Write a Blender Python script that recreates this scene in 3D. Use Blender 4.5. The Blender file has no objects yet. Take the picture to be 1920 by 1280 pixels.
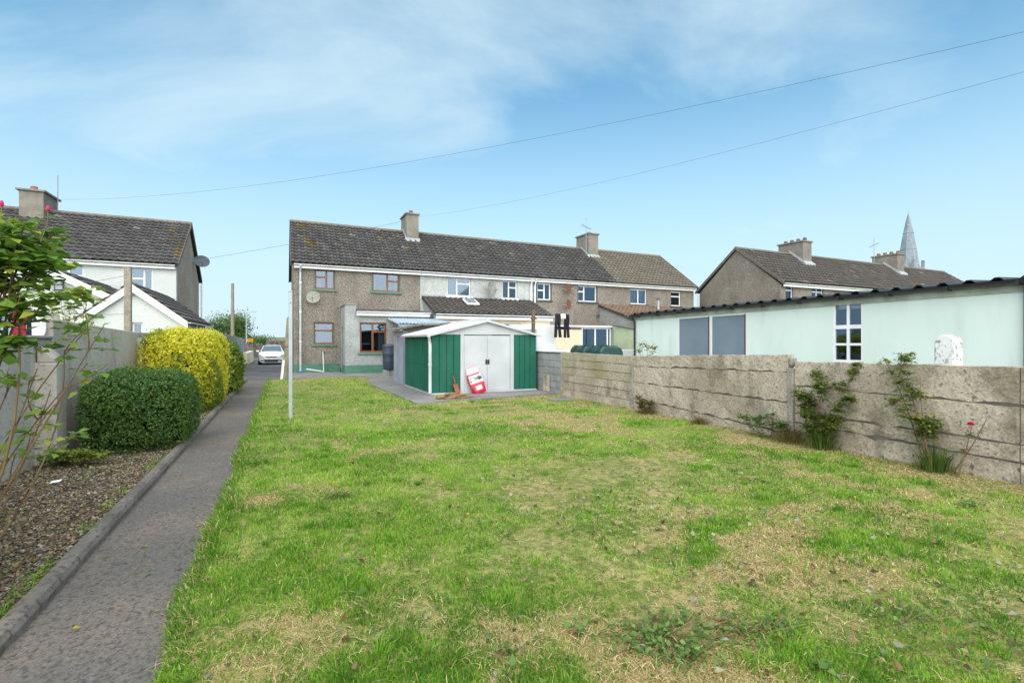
import bpy, bmesh, math, random
import numpy as np
from mathutils import Vector, Matrix
random.seed(7)
R = math.radians
sc = bpy.context.scene
COL = sc.collection

# ------------------------------------------------------------------ camera
CAM_H = 1.55
cam_d = bpy.data.cameras.new('camera'); cam = bpy.data.objects.new('camera', cam_d); COL.objects.link(cam)
cam_d.sensor_width = 36.0; cam_d.lens = 17.0; cam_d.shift_y = -0.001
cam_d.clip_start = 0.05; cam_d.clip_end = 6000
cam.location = (0, 0, CAM_H); cam.rotation_euler = (R(90), 0, R(-25.32))
sc.camera = cam

# ------------------------------------------------------------------ sky, sun, exposure
SUN_EL, SUN_AZ = 46.0, 204.0       # azimuth clockwise from +Y: behind the camera
w = bpy.data.worlds.new('World'); sc.world = w; w.use_nodes = True
nt = w.node_tree; N = nt.nodes; L = nt.links; N.clear()
def wn(t, **k):
    n = N.new(t)
    for a, b in k.items(): setattr(n, a, b)
    return n
sky = wn('ShaderNodeTexSky', sky_type='NISHITA', sun_disc=False, sun_elevation=R(SUN_EL), sun_rotation=R(SUN_AZ))
sky.air_density = 1.0; sky.dust_density = 0.6; sky.ozone_density = 2.2
tc = wn('ShaderNodeTexCoord'); sep = wn('ShaderNodeSeparateXYZ'); L.new(tc.outputs['Generated'], sep.inputs[0])
zz = wn('ShaderNodeMath', operation='MAXIMUM'); zz.inputs[1].default_value = 0.0; L.new(sep.outputs[2], zz.inputs[0])
za = wn('ShaderNodeMath', operation='ADD'); za.inputs[1].default_value = 0.22; L.new(zz.outputs[0], za.inputs[0])
dx = wn('ShaderNodeMath', operation='DIVIDE'); L.new(sep.outputs[0], dx.inputs[0]); L.new(za.outputs[0], dx.inputs[1])
dy = wn('ShaderNodeMath', operation='DIVIDE'); L.new(sep.outputs[1], dy.inputs[0]); L.new(za.outputs[0], dy.inputs[1])
cmb = wn('ShaderNodeCombineXYZ'); L.new(dx.outputs[0], cmb.inputs[0]); L.new(dy.outputs[0], cmb.inputs[1])
mp = wn('ShaderNodeMapping'); mp.inputs['Rotation'].default_value = (0, 0, R(28)); mp.inputs['Scale'].default_value = (0.6, 1.0, 1); mp.inputs['Location'].default_value = (3.1, 0.4, 0)
L.new(cmb.outputs[0], mp.inputs[0])
cn = wn('ShaderNodeTexNoise'); cn.inputs['Scale'].default_value = 1.35; cn.inputs['Detail'].default_value = 7; cn.inputs['Roughness'].default_value = 0.56; cn.inputs['Distortion'].default_value = 0.5
L.new(mp.outputs[0], cn.inputs['Vector'])
cr = wn('ShaderNodeMapRange', interpolation_type='SMOOTHSTEP'); cr.inputs['From Min'].default_value = 0.22; cr.inputs['From Max'].default_value = 0.82; cr.inputs['To Max'].default_value = 0.95
L.new(cn.outputs['Fac'], cr.inputs['Value'])
# thin veil of high cloud thickens towards the horizon all the way round
hz = wn('ShaderNodeMapRange', interpolation_type='SMOOTHSTEP'); hz.inputs['From Min'].default_value = 0.0; hz.inputs['From Max'].default_value = 0.58; hz.inputs['To Min'].default_value = 1.0; hz.inputs['To Max'].default_value = 0.1
L.new(zz.outputs[0], hz.inputs['Value'])
mx = wn('ShaderNodeMath', operation='MAXIMUM'); L.new(cr.outputs[0], mx.inputs[0]); L.new(hz.outputs[0], mx.inputs[1])
tint = wn('ShaderNodeMix', data_type='RGBA', blend_type='MULTIPLY'); tint.inputs[0].default_value = 1.0; tint.inputs[7].default_value = (0.62, 1.75, 1.9, 1)
L.new(sky.outputs[0], tint.inputs[6])
cm = wn('ShaderNodeMix', data_type='RGBA'); cm.inputs[7].default_value = (6.7, 8.6, 9.5, 1)
L.new(mx.outputs[0], cm.inputs[0]); L.new(tint.outputs[2], cm.inputs[6])
bg = wn('ShaderNodeBackground'); bg.inputs[1].default_value = 0.06; L.new(cm.outputs[2], bg.inputs[0])
wo = wn('ShaderNodeOutputWorld'); L.new(bg.outputs[0], wo.inputs[0])

sl = bpy.data.lights.new('sun', 'SUN'); sl.energy = 3.6; sl.angle = R(110); sl.color = (1.0, 0.88, 0.74)
so = bpy.data.objects.new('sun', sl); COL.objects.link(so)
sd = Vector((math.sin(R(SUN_AZ)) * math.cos(R(SUN_EL)), math.cos(R(SUN_AZ)) * math.cos(R(SUN_EL)), math.sin(R(SUN_EL))))
so.rotation_euler = sd.to_track_quat('Z', 'Y').to_euler(); so.location = (-10, -15, 30)
vs = sc.view_settings; vs.view_transform = 'Standard'; vs.look = 'None'; vs.exposure = 0.84; vs.gamma = 1.0; vs.use_curve_mapping = False

# ------------------------------------------------------------------ pixel helper (1920 x 1280 photo): a pixel gives a direction, the plane it lies on gives the distance
FP = 906.7; CA = R(25.32); FW = (math.sin(CA), math.cos(CA)); RT = (math.cos(CA), -math.sin(CA))
def ray(px, py):
    u = (px - 960) / FP; v = (638 - py) / FP
    return FW[0] + u * RT[0], FW[1] + u * RT[1], v
def onY(px, py, Y):
    x, y, v = ray(px, py); t = Y / y; return Vector((x * t, Y, CAM_H + v * t))
def onX(px, py, X):
    x, y, v = ray(px, py); t = X / x; return Vector((X, y * t, CAM_H + v * t))
def onG(px, py, z=0.0):
    x, y, v = ray(px, py); t = (z - CAM_H) / v; return Vector((x * t, y * t, z))

# ------------------------------------------------------------------ materials
MATS = {}
def mat(name, c1, c2=None, scale=3.0, lo=0.35, hi=0.65, c3=None, s3=60.0, lo3=0.5, hi3=0.7, rough=0.85, bump=0.0, bscale=None, vcol=False, metallic=0.0, spec=0.3,
        translucent=0.0, stain=None, stain_scale=(1.2, 1.2, 0.35), voro=None, detail=5.0):
    m = bpy.data.materials.new(name); m.use_nodes = True; t = m.node_tree; n = t.nodes; l = t.links
    b = n['Principled BSDF']; b.inputs['Roughness'].default_value = rough; b.inputs['Metallic'].default_value = metallic; b.inputs['Specular IOR Level'].default_value = spec
    tcn = n.new('ShaderNodeTexCoord'); co = tcn.outputs['Object']
    def noise(s, d=detail, vec=None, rgh=0.55):
        q = n.new('ShaderNodeTexNoise'); q.inputs['Scale'].default_value = s; q.inputs['Detail'].default_value = d; q.inputs['Roughness'].default_value = rgh; l.new(vec or co, q.inputs['Vector']); return q.outputs['Fac']
    def rng(x, a, bb, o=1.0):
        q = n.new('ShaderNodeMapRange'); q.interpolation_type = 'SMOOTHSTEP'; q.inputs['From Min'].default_value = a; q.inputs['From Max'].default_value = bb; q.inputs['To Max'].default_value = o; l.new(x, q.inputs['Value']); return q.outputs[0]
    def mix(f, a, bb, mode='MIX'):
        q = n.new('ShaderNodeMix'); q.data_type = 'RGBA'; q.blend_type = mode
        if isinstance(f, float): q.inputs[0].default_value = f
        else: l.new(f, q.inputs[0])
        for i, v in ((6, a), (7, bb)):
            if isinstance(v, tuple): q.inputs[i].default_value = (*v, 1)
            else: l.new(v, q.inputs[i])
        return q.outputs[2]
    col = c1
    if c2: col = mix(rng(noise(scale), lo, hi), c1, c2)
    if stain:
        mpn = n.new('ShaderNodeMapping'); mpn.inputs['Scale'].default_value = stain_scale; l.new(co, mpn.inputs[0])
        col = mix(rng(noise(1.6, 8.0, mpn.outputs[0], 0.65), 0.48, 0.72, stain[1]), col, stain[0])
    fine = noise(s3, 3.0) if (c3 or bump) else None
    if c3: col = mix(rng(fine, lo3, hi3), col, c3)
    if voro:
        v = n.new('ShaderNodeTexVoronoi'); v.inputs['Scale'].default_value = voro[0]; l.new(co, v.inputs['Vector'])
        bw = n.new('ShaderNodeSeparateColor'); l.new(v.outputs['Color'], bw.inputs[0])
        q = n.new('ShaderNodeMapRange'); q.inputs['To Min'].default_value = 1 - voro[1]; q.inputs['To Max'].default_value = 1 + voro[1]; l.new(bw.outputs[0], q.inputs['Value'])
        cc = n.new('ShaderNodeCombineColor')
        for i in range(3): l.new(q.outputs[0], cc.inputs[i])
        col = mix(1.0, col, cc.outputs[0], 'MULTIPLY')
    if vcol:
        at = n.new('ShaderNodeAttribute'); at.attribute_name = 'Col'
        col = at.outputs['Color'] if c1 is None else mix(1.0, col, at.outputs['Color'], 'MULTIPLY')
    if isinstance(col, tuple): b.inputs['Base Color'].default_value = (*col, 1)
    else: l.new(col, b.inputs['Base Color'])
    if bump:
        bp = n.new('ShaderNodeBump'); bp.inputs['Strength'].default_value = bump; bp.inputs['Distance'].default_value = 0.01
        l.new(noise(bscale, 4.0) if bscale else fine, bp.inputs['Height']); l.new(bp.outputs[0], b.inputs['Normal'])
    if translucent:
        tr = n.new('ShaderNodeBsdfTranslucent'); ms = n.new('ShaderNodeMixShader'); ms.inputs[0].default_value = translucent
        if isinstance(col, tuple): tr.inputs[0].default_value = (*col, 1)
        else: l.new(col, tr.inputs[0])
        l.new(b.outputs[0], ms.inputs[1]); l.new(tr.outputs[0], ms.inputs[2]); l.new(ms.outputs[0], n['Material Output'].inputs['Surface'])
    MATS[name] = m; return m

mat('pebble_brown', (.285, .256, .222), (.22, .197, .172), 0.9, c3=(.1, .085, .07), s3=26, lo3=.5, hi3=.62, bump=.9, stain=((.13, .115, .1), .55), voro=(34, .38))
mat('pebble_tan', (.42, .365, .31), (.33, .29, .245), .9, c3=(.2, .17, .14), s3=26, lo3=.5, hi3=.62, bump=.9, stain=((.24, .21, .18), .5), voro=(34, .3))
mat('pebble_grey', (.33, .35, .34), (.27, .285, .28), 1.1, c3=(.14, .15, .15), s3=26, lo3=.52, hi3=.66, bump=.8, stain=((.19, .2, .19), .6), voro=(34, .3))
mat('pebble_pale', (.52, .54, .53), (.42, .45, .44), 1.2, c3=(.26, .28, .27), s3=24, lo3=.53, hi3=.7, bump=.8, stain=((.25, .27, .25), .7), voro=(34, .22))
mat('roughcast_white', (.64, .67, .67), (.56, .59, .59), 1.0, c3=(.48, .52, .53), s3=22, lo3=.5, hi3=.72, bump=1.0, stain=((.5, .53, .53), .35))
mat('render_ext', (.38, .41, .42), (.3, .32, .33), 1.5, c3=(.22, .23, .23), s3=30, bump=.7, stain=((.2, .2, .19), .5), voro=(40, .18))
mat('cream', (.72, .66, .48), (.66, .6, .44), 1.5, rough=.8, bump=.1)
mat('sage', (.3, .36, .24), (.24, .29, .2), 2.0, c3=(.2, .24, .17), s3=30, bump=.5)
mat('white_paint', (.8, .81, .81), (.72, .74, .75), 2.0, rough=.6, bump=.05, stain=((.5, .51, .48), .3))
mat('upvc', (.8, .82, .84), (.74, .77, .8), 3.0, rough=.35, spec=.5, stain=((.55, .57, .56), .35))
mat('brown_frame', (.22, .068, .018), (.17, .052, .015), 8.0, rough=.4, spec=.5)
mat('green_paint', (.075, .21, .15), (.06, .17, .125), 3.0, rough=.6, stain=((.12, .2, .16), .5), bump=.1)
mat('green_surround', (.11, .22, .165), (.09, .185, .14), 3.0, rough=.6)
mat('roof_tile', None, vcol=True, rough=.9, bump=.35, s3=45)
mat('roof_felt', (.04, .04, .042), (.06, .06, .06), 3.0)
mat('lead', (.42, .46, .5), (.3, .33, .36), 5.0, rough=.5)
mat('verge', (.16, .145, .13), (.1, .09, .08), 6.0)
mat('ridge', (.15, .13, .12), (.2, .17, .13), 4.0, c3=(.3, .2, .07), s3=9, lo3=.6, hi3=.75)
mat('chimney', (.27, .25, .22), (.2, .185, .165), 1.8, c3=(.15, .14, .12), s3=40, bump=.6, stain=((.12, .11, .1), .6))
mat('pot', (.32, .12, .07), (.22, .09, .06), 8.0)
mat('dark_sill', (.07, .068, .065), (.1, .095, .09), 4.0)
mat('curtain', (.75, .76, .78), (.6, .62, .66), 9.0, translucent=.3)
mat('interior', (.16, .15, .14))
mat('concrete_wall', (.47, .415, .345), (.33, .285, .23), .9, lo=.4, hi=.62, c3=(.17, .145, .115), s3=24, lo3=.56, hi3=.7, bump=1.0, stain=((.16, .138, .1), .85), stain_scale=(1.6, 1.6, .9), voro=(50, .2), detail=10)
mat('concrete_moss', (.42, .37, .3), (.3, .285, .155), 1.3, lo=.38, hi=.66, c3=(.14, .14, .09), s3=30, bump=.8, stain=((.25, .225, .15), .6), voro=(55, .15))
mat('concrete_left', (.5, .465, .42), (.39, .365, .335), 0.9, c3=(.2, .19, .175), s3=22, lo3=.55, hi3=.75, bump=.5, stain=((.25, .24, .215), .75), detail=8)
mat('concrete_post', (.36, .34, .31), (.25, .235, .21), 3.0, c3=(.17, .16, .14), s3=40, bump=.6)
mat('block', (.3, .325, .335), (.23, .25, .26), 2.5, c3=(.17, .18, .19), s3=36, bump=.7, stain=((.17, .18, .17), .5))
mat('mortar', (.15, .135, .12), (.11, .1, .09), 4.0, bump=.4)
mat('path', (.125, .117, .11), (.18, .152, .13), .8, lo=.42, hi=.66, c3=(.08, .075, .073), s3=42, lo3=.48, hi3=.66, bump=.7, stain=((.19, .15, .125), .55), stain_scale=(1.0, .5, 1), voro=(95, .22), detail=9)
mat('kerb', (.2, .178, .16), (.135, .12, .108), 1.6, c3=(.085, .076, .068), s3=28, lo3=.47, bump=.8, stain=((.1, .095, .07), .7), stain_scale=(3, 1, 3))
mat('asphalt', (.085, .088, .095), (.13, .13, .135), .7, c3=(.05, .05, .055), s3=30, bump=.6, stain=((.17, .165, .16), .5))
mat('slab', (.17, .17, .175), (.25, .24, .235), 1.1, c3=(.11, .11, .11), s3=28, bump=.5, stain=((.12, .125, .12), .5), detail=8)
mat('soil', (.13, .1, .075), (.085, .065, .05), 3.0, c3=(.22, .18, .14), s3=30, bump=1.0)
mat('lawn_soil', (.25, .215, .08), (.34, .27, .13), 1.6, c3=(.13, .15, .04), s3=14, lo3=.4, hi3=.62, bump=1.0, bscale=30, stain=((.16, .21, .045), .8), stain_scale=(.6, .6, .6), detail=8)
mat('ground', (.12, .15, .06), (.19, .19, .09), .05, c3=(.1, .12, .05), s3=.7, detail=8)
mat('gravel', None, vcol=True, rough=.95)
mat('blade', None, vcol=True, rough=.6, spec=.25, translucent=.35)
mat('leaf', None, vcol=True, rough=.5, spec=.35, translucent=.4)
mat('bark', (.12, .08, .05), (.19, .14, .09), 14.0, bump=.4, s3=40)
mat('rose_stem', (.17, .1, .06), (.2, .15, .07), 10.0, rough=.7)
mat('petal', (.75, .05, .2), (.6, .03, .14), 20.0, rough=.6, translucent=.25)
mat('shed_green', (.016, .11, .076), (.02, .13, .09), 1.5, rough=.6, spec=.15, stain=((.05, .15, .11), .3))
mat('shed_white', (.52, .55, .585), (.45, .48, .515), 1.2, rough=.5, spec=.4, stain=((.45, .48, .5), .45))
mat('roof_white', (.58, .6, .62), (.48, .5, .51), 2.0, rough=.55, stain=((.4, .42, .38), .5))
mat('bolt', (.05, .06, .06)); mat('pipe_white', (.5, .55, .58), (.42, .46, .48), 4.0, rough=.5); mat('black_plastic', (.02, .021, .023), rough=.4, spec=.5)
mat('tank_blue', (.025, .04, .065), (.035, .055, .085), 3.0, rough=.45, spec=.5)
mat('blue_sheet', (.36, .46, .55), (.28, .37, .46), 2.2, rough=.5, stain=((.22, .25, .27), .5))
mat('door_bluegrey', (.27, .32, .42), (.23, .28, .37), 2.5, rough=.65, stain=((.33, .35, .42), .4))
mat('fibre', (.22, .21, .19), (.15, .145, .13), 2.0, bump=.3, s3=30)
mat('rust', (.33, .1, .055), (.24, .075, .04), 12.0, rough=.8, bump=.2)
mat('bag_red', (.55, .015, .05), (.42, .01, .035), 5.0, rough=.35, spec=.5)
mat('bag_white', (.72, .68, .7), (.8, .79, .8), 14.0, rough=.35, spec=.5)
mat('bag_pink', (.7, .3, .4), (.75, .6, .65), 18.0, rough=.35)
mat('bag_dark', (.05, .045, .05), (.45, .42, .42), 16.0, lo=.45, hi=.55, rough=.35)
mat('log', (.3, .19, .09), (.19, .12, .06), 9.0, bump=.6, s3=40)
mat('timber', (.34, .31, .26), (.25, .225, .19), 6.0, c3=(.17, .15, .12), s3=28, bump=.5, stain=((.2, .18, .15), .6), stain_scale=(6, 6, .8))
mat('timber_green', (.27, .27, .17), (.2, .19, .12), 5.0, c3=(.15, .13, .1), s3=30, bump=.5)
mat('galv', (.42, .47, .51), (.36, .41, .45), 5.0, rough=.45, metallic=.3, spec=.5)
mat('mint', (.64, .76, .715), (.6, .725, .68), .7, rough=.7, bump=.06, bscale=9, stain=((.49, .58, .54), .5), stain_scale=(1.6, 1.6, .3))
mat('mint_fascia', (.4, .46, .38), (.28, .32, .26), 3.0, rough=.7, stain=((.2, .23, .19), .6), stain_scale=(2, 2, 2))
mat('grey_door', (.16, .21, .26), (.18, .235, .285), 1.4, rough=.55, stain=((.21, .26, .31), .4))
mat('maroon', (.16, .03, .05))
mat('pier_white', (.74, .76, .76), (.28, .28, .26), 7.0, lo=.5, hi=.62, c3=(.2, .2, .18), s3=26, lo3=.58, hi3=.68, bump=.5)
mat('oil_tank', (.015, .05, .045), (.02, .065, .058), 3.0, rough=.45, spec=.5)
mat('orange', (.7, .18, .03)); mat('dish_grey', (.3, .31, .29), (.2, .21, .17), 6.0, c3=(.2, .2, .12), s3=14)
mat('dish_red', (.22, .075, .05), (.17, .06, .045), 6.0); mat('dish_blue', (.09, .12, .16), (.075, .1, .13), 5.0, rough=.5)
mat('cloth_black', (.012, .012, .017), (.02, .02, .028), 6.0); mat('cloth_white', (.78, .79, .8)); mat('cloth_red', (.68, .06, .1), (.6, .045, .08), 5.0)
mat('cloth_navy', (.02, .035, .11), (.03, .045, .13), 5.0); mat('cloth_blue', (.42, .55, .8), (.55, .65, .85), 7.0); mat('cloth_cream', (.75, .72, .5), (.7, .67, .46), 5.0)
mat('stone_spire', (.25, .3, .35), (.2, .24, .29), .25, c3=(.16, .19, .23), s3=1.2, bump=.3)
mat('stone_wall', (.19, .165, .15), (.13, .115, .11), 1.2, c3=(.08, .07, .07), s3=6, bump=.8, voro=(3.5, .4))
mat('fence_grey', (.3, .34, .38), (.25, .29, .33), 2.0, rough=.7)
mat('wire', (.13, .16, .2)); mat('steel', (.3, .32, .34), rough=.4, metallic=.6)
mat('car_white', (.82, .83, .84), rough=.2, spec=.6); mat('car_glass', (.1, .14, .18), rough=.06, spec=.9); mat('lamp_glass', (.22, .26, .3), rough=.1, spec=.8)
mat('tyre', (.02, .02, .02)); mat('sign_orange', (.75, .3, .01)); mat('yellow_petal', (.75, .6, .03)); mat('plate', (.75, .76, .76))
mat('blue_cap', (.05, .16, .4)); mat('grey_ply', (.3, .32, .36), (.25, .27, .3), 3.0)  # the ply is the blue-grey of the outbuilding side wall

def glass_mat():
    m = bpy.data.materials.new('glass'); m.use_nodes = True; t = m.node_tree; n = t.nodes; l = t.links; n.remove(n['Principled BSDF'])
    g = n.new('ShaderNodeBsdfGlossy'); g.inputs['Roughness'].default_value = .03; g.inputs[0].default_value = (.55, .72, .95, 1)  # blue of the sky reflection is put into the glossy colour
    tr = n.new('ShaderNodeBsdfTransparent'); tr.inputs[0].default_value = (.6, .64, .66, 1)
    lw = n.new('ShaderNodeFresnel'); lw.inputs[0].default_value = 1.5
    mp_ = n.new('ShaderNodeMath'); mp_.operation = 'MULTIPLY_ADD'; mp_.inputs[1].default_value = 1.0; mp_.inputs[2].default_value = .1; l.new(lw.outputs[0], mp_.inputs[0])
    ms = n.new('ShaderNodeMixShader'); l.new(mp_.outputs[0], ms.inputs[0]); l.new(tr.outputs[0], ms.inputs[1]); l.new(g.outputs[0], ms.inputs[2]); l.new(ms.outputs[0], n['Material Output'].inputs['Surface'])
    MATS['glass'] = m
glass_mat()

# ------------------------------------------------------------------ mesh helpers
OFF = {}
def tag(o, label=None, cat=None, group=None, kind=None):
    if label: o['label'] = label
    if cat: o['category'] = cat
    if group: o['group'] = group
    if kind: o['kind'] = kind
    return o
def thing(name, loc, label, cat, group=None):
    o = bpy.data.objects.new(name, None); o.empty_display_size = .1; o.location = loc; COL.objects.link(o); OFF[o] = Vector(loc)
    return tag(o, label, cat, group)
def link(name, me, m, parent=None, off=(0, 0, 0), smooth=False):
    me.materials.append(MATS[m] if isinstance(m, str) else m)
    if smooth:
        for p in me.polygons: p.use_smooth = True
    o = bpy.data.objects.new(name, me); COL.objects.link(o)
    if parent is not None: o.parent = parent
    else: o.location = off
    OFF[o] = Vector(off); return o
class MB:
    def __init__(s): s.v = []; s.f = []
    def add(s, vs, fs):
        k = len(s.v); s.v += [tuple(p) for p in vs]; s.f += [tuple(i + k for i in f) for f in fs]; return s
    def box(s, x0, x1, y0, y1, z0, z1):
        return s.add([(x0, y0, z0), (x1, y0, z0), (x1, y1, z0), (x0, y1, z0), (x0, y0, z1), (x1, y0, z1), (x1, y1, z1), (x0, y1, z1)],
                     [(0, 3, 2, 1), (4, 5, 6, 7), (0, 1, 5, 4), (1, 2, 6, 5), (2, 3, 7, 6), (3, 0, 4, 7)])
    def prism(s, pts, axis, a, b):     # polygon in the two other axes, extruded along axis from a to b
        n = len(pts)
        def P(p, c): return (c, p[0], p[1]) if axis == 'x' else ((p[0], c, p[1]) if axis == 'y' else (p[0], p[1], c))
        return s.add([P(p, a) for p in pts] + [P(p, b) for p in pts],
                     [tuple(range(n - 1, -1, -1)), tuple(range(n, 2 * n))] + [(i, (i + 1) % n, n + (i + 1) % n, n + i) for i in range(n)])
    def tube(s, pts, r, n=8, cap=True):
        pts = [Vector(p) for p in pts]; rs = r if isinstance(r, (list, tuple)) else [r] * len(pts); vs_ = []; fs = []
        for i, p in enumerate(pts):
            d = (pts[min(i + 1, len(pts) - 1)] - pts[max(i - 1, 0)]).normalized()
            u = d.cross(Vector((0, 0, 1)) if abs(d.z) < .9 else Vector((1, 0, 0))).normalized(); v = d.cross(u)
            vs_ += [p + (u * math.cos(2 * math.pi * k / n) + v * math.sin(2 * math.pi * k / n)) * rs[i] for k in range(n)]
        for i in range(len(pts) - 1):
            for k in range(n): fs.append((i * n + k, i * n + (k + 1) % n, (i + 1) * n + (k + 1) % n, (i + 1) * n + k))
        if cap: fs += [tuple(range(n - 1, -1, -1)), tuple(range((len(pts) - 1) * n, len(pts) * n))]
        return s.add(vs_, fs)
    def lathe(s, prof, c, n=20, axis='z'):   # prof: (radius, height)
        vs_ = []; fs = []
        for r, h in prof:
            for k in range(n):
                a = 2 * math.pi * k / n; p = (r * math.cos(a), r * math.sin(a), h)
                vs_.append((c[0] + p[0], c[1] + p[1], c[2] + p[2]))
        for i in range(len(prof) - 1):
            for k in range(n): fs.append((i * n + k, i * n + (k + 1) % n, (i + 1) * n + (k + 1) % n, (i + 1) * n + k))
        fs += [tuple(range(n - 1, -1, -1)), tuple(range((len(prof) - 1) * n, len(prof) * n))]
        return s.add(vs_, fs)
    def quad(s, a, b, c, d): return s.add([a, b, c, d], [(0, 1, 2, 3)])
    def wall(s, axis, u0, u1, c0, c1, z0, z1, holes=()):   # spans u0..u1 along x or y, thickness c0..c1 on the other axis, rectangular openings (ua, ub, za, zb)
        us = sorted({u0, u1, *[h[0] for h in holes], *[h[1] for h in holes]}); zs = sorted({z0, z1, *[h[2] for h in holes], *[h[3] for h in holes]})
        us = [u for u in us if u0 <= u <= u1]; zs = [z for z in zs if z0 <= z <= z1]
        def P(u, c, z): return (u, c, z) if axis == 'x' else (c, u, z)
        def solid(i, j):
            if i < 0 or j < 0 or i >= len(us) - 1 or j >= len(zs) - 1: return False
            a, b = (us[i] + us[i + 1]) / 2, (zs[j] + zs[j + 1]) / 2
            return not any(h[0] < a < h[1] and h[2] < b < h[3] for h in holes)
        for i in range(len(us) - 1):
            for j in range(len(zs) - 1):
                if not solid(i, j): continue
                a, b, c, d = us[i], us[i + 1], zs[j], zs[j + 1]
                s.quad(P(a, c0, c), P(b, c0, c), P(b, c0, d), P(a, c0, d)); s.quad(P(a, c1, c), P(a, c1, d), P(b, c1, d), P(b, c1, c))
                if not solid(i - 1, j): s.quad(P(a, c0, c), P(a, c0, d), P(a, c1, d), P(a, c1, c))
                if not solid(i + 1, j): s.quad(P(b, c0, c), P(b, c1, c), P(b, c1, d), P(b, c0, d))
                if not solid(i, j - 1): s.quad(P(a, c0, c), P(a, c1, c), P(b, c1, c), P(b, c0, c))
                if not solid(i, j + 1): s.quad(P(a, c0, d), P(b, c0, d), P(b, c1, d), P(a, c1, d))
        return s
    def build(s, name, m, parent=None, off=None, smooth=False, bevel=0, recalc=True):
        o = OFF[parent] if parent is not None else Vector(off or (0, 0, 0))
        me = bpy.data.meshes.new(name); me.from_pydata([(x - o.x, y - o.y, z - o.z) for x, y, z in s.v], [], s.f)
        if recalc or bevel:
            bm = bmesh.new(); bm.from_mesh(me); bmesh.ops.remove_doubles(bm, verts=bm.verts, dist=1e-5)
            bmesh.ops.recalc_face_normals(bm, faces=bm.faces)
            if bevel: bmesh.ops.bevel(bm, geom=bm.edges[:], offset=bevel, segments=1, affect='EDGES')
            bm.to_mesh(me); bm.free()
        ob = link(name, me, m, parent, o, smooth); OFF[ob] = o
        if smooth: me.set_sharp_from_angle(angle=R(40))
        return ob

def np_mesh(name, verts, loops, lens, cols, m, parent=None, off=(0, 0, 0)):
    """verts (n,3), loops flat index list, lens per-face loop counts, cols (n,3)"""
    o = OFF[parent] if parent is not None else Vector(off)
    me = bpy.data.meshes.new(name); nv = len(verts); verts = verts - np.array(o)[None]
    me.vertices.add(nv); me.vertices.foreach_set('co', verts.astype(np.float32).ravel())
    me.loops.add(len(loops)); me.loops.foreach_set('vertex_index', loops.astype(np.int32))
    st = np.concatenate([[0], np.cumsum(lens)[:-1]]); me.polygons.add(len(lens)); me.polygons.foreach_set('loop_start', st.astype(np.int32))
    try: me.polygons.foreach_set('loop_total', lens.astype(np.int32))
    except Exception: pass
    me.update(calc_edges=True)
    if cols is not None:
        at = me.color_attributes.new('Col', 'FLOAT_COLOR', 'POINT'); c4 = np.ones((nv, 4), np.float32); c4[:, :3] = cols; at.data.foreach_set('color', c4.ravel())
    ob = link(name, me, m, parent, o); OFF[ob] = o; return ob

rng = np.random.default_rng(11)
def vnoise(x, y, s, seed):
    g = np.random.default_rng(seed).random((64, 64)); x = x * s + 31.7; y = y * s + 17.3
    xi = np.floor(x).astype(int); yi = np.floor(y).astype(int); fx = x - xi; fy = y - yi; fx = fx * fx * (3 - 2 * fx); fy = fy * fy * (3 - 2 * fy)
    a = g[xi % 64, yi % 64]; b = g[(xi + 1) % 64, yi % 64]; c = g[xi % 64, (yi + 1) % 64]; d = g[(xi + 1) % 64, (yi + 1) % 64]
    return (a * (1 - fx) + b * fx) * (1 - fy) + (c * (1 - fx) + d * fx) * fy
def fbm(x, y, s, seed, o=4):
    t = 0; a = .5; n = 0
    for k in range(o): t = t + a * vnoise(x, y, s * 2 ** k, seed + k); n += a; a *= .55
    return t / n
def unit(v): return v / np.maximum(np.linalg.norm(v, axis=1, keepdims=True), 1e-9)
def leaves(name, P, Nn, size, cols, m='leaf', parent=None, off=(0, 0, 0), aspect=.55, fold=.18, dirs=None):
    """leaf-sized folded blades: 6 verts, 4 triangles each"""
    n = len(P); Nn = unit(Nn); rv = dirs if dirs is not None else rng.normal(size=(n, 3)); t = unit(rv - (rv * Nn).sum(1, keepdims=True) * Nn); b = np.cross(Nn, t)
    s = np.broadcast_to(size, (n,))[:, None]; wd = s * aspect * .5
    V = np.stack([P, P + t * s * .35 + b * wd + Nn * s * fold * .6, P + t * s * .4 , P + t * s * .35 - b * wd + Nn * s * fold * .6, P + t * s - Nn * s * fold * .5], 1)
    F = np.array([0, 2, 1, 0, 3, 2, 1, 2, 4, 2, 3, 4]); lo = (np.arange(n)[:, None] * 5 + F[None]).ravel()
    return np_mesh(name, V.reshape(-1, 3), lo, np.full(n * 4, 3), np.repeat(cols, 5, 0), m, parent, off)
def lerp_cols(t, stops):
    xs = [s[0] for s in stops]; return np.stack([np.interp(t, xs, [s[1][k] for s in stops]) for k in range(3)], 1)

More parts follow.
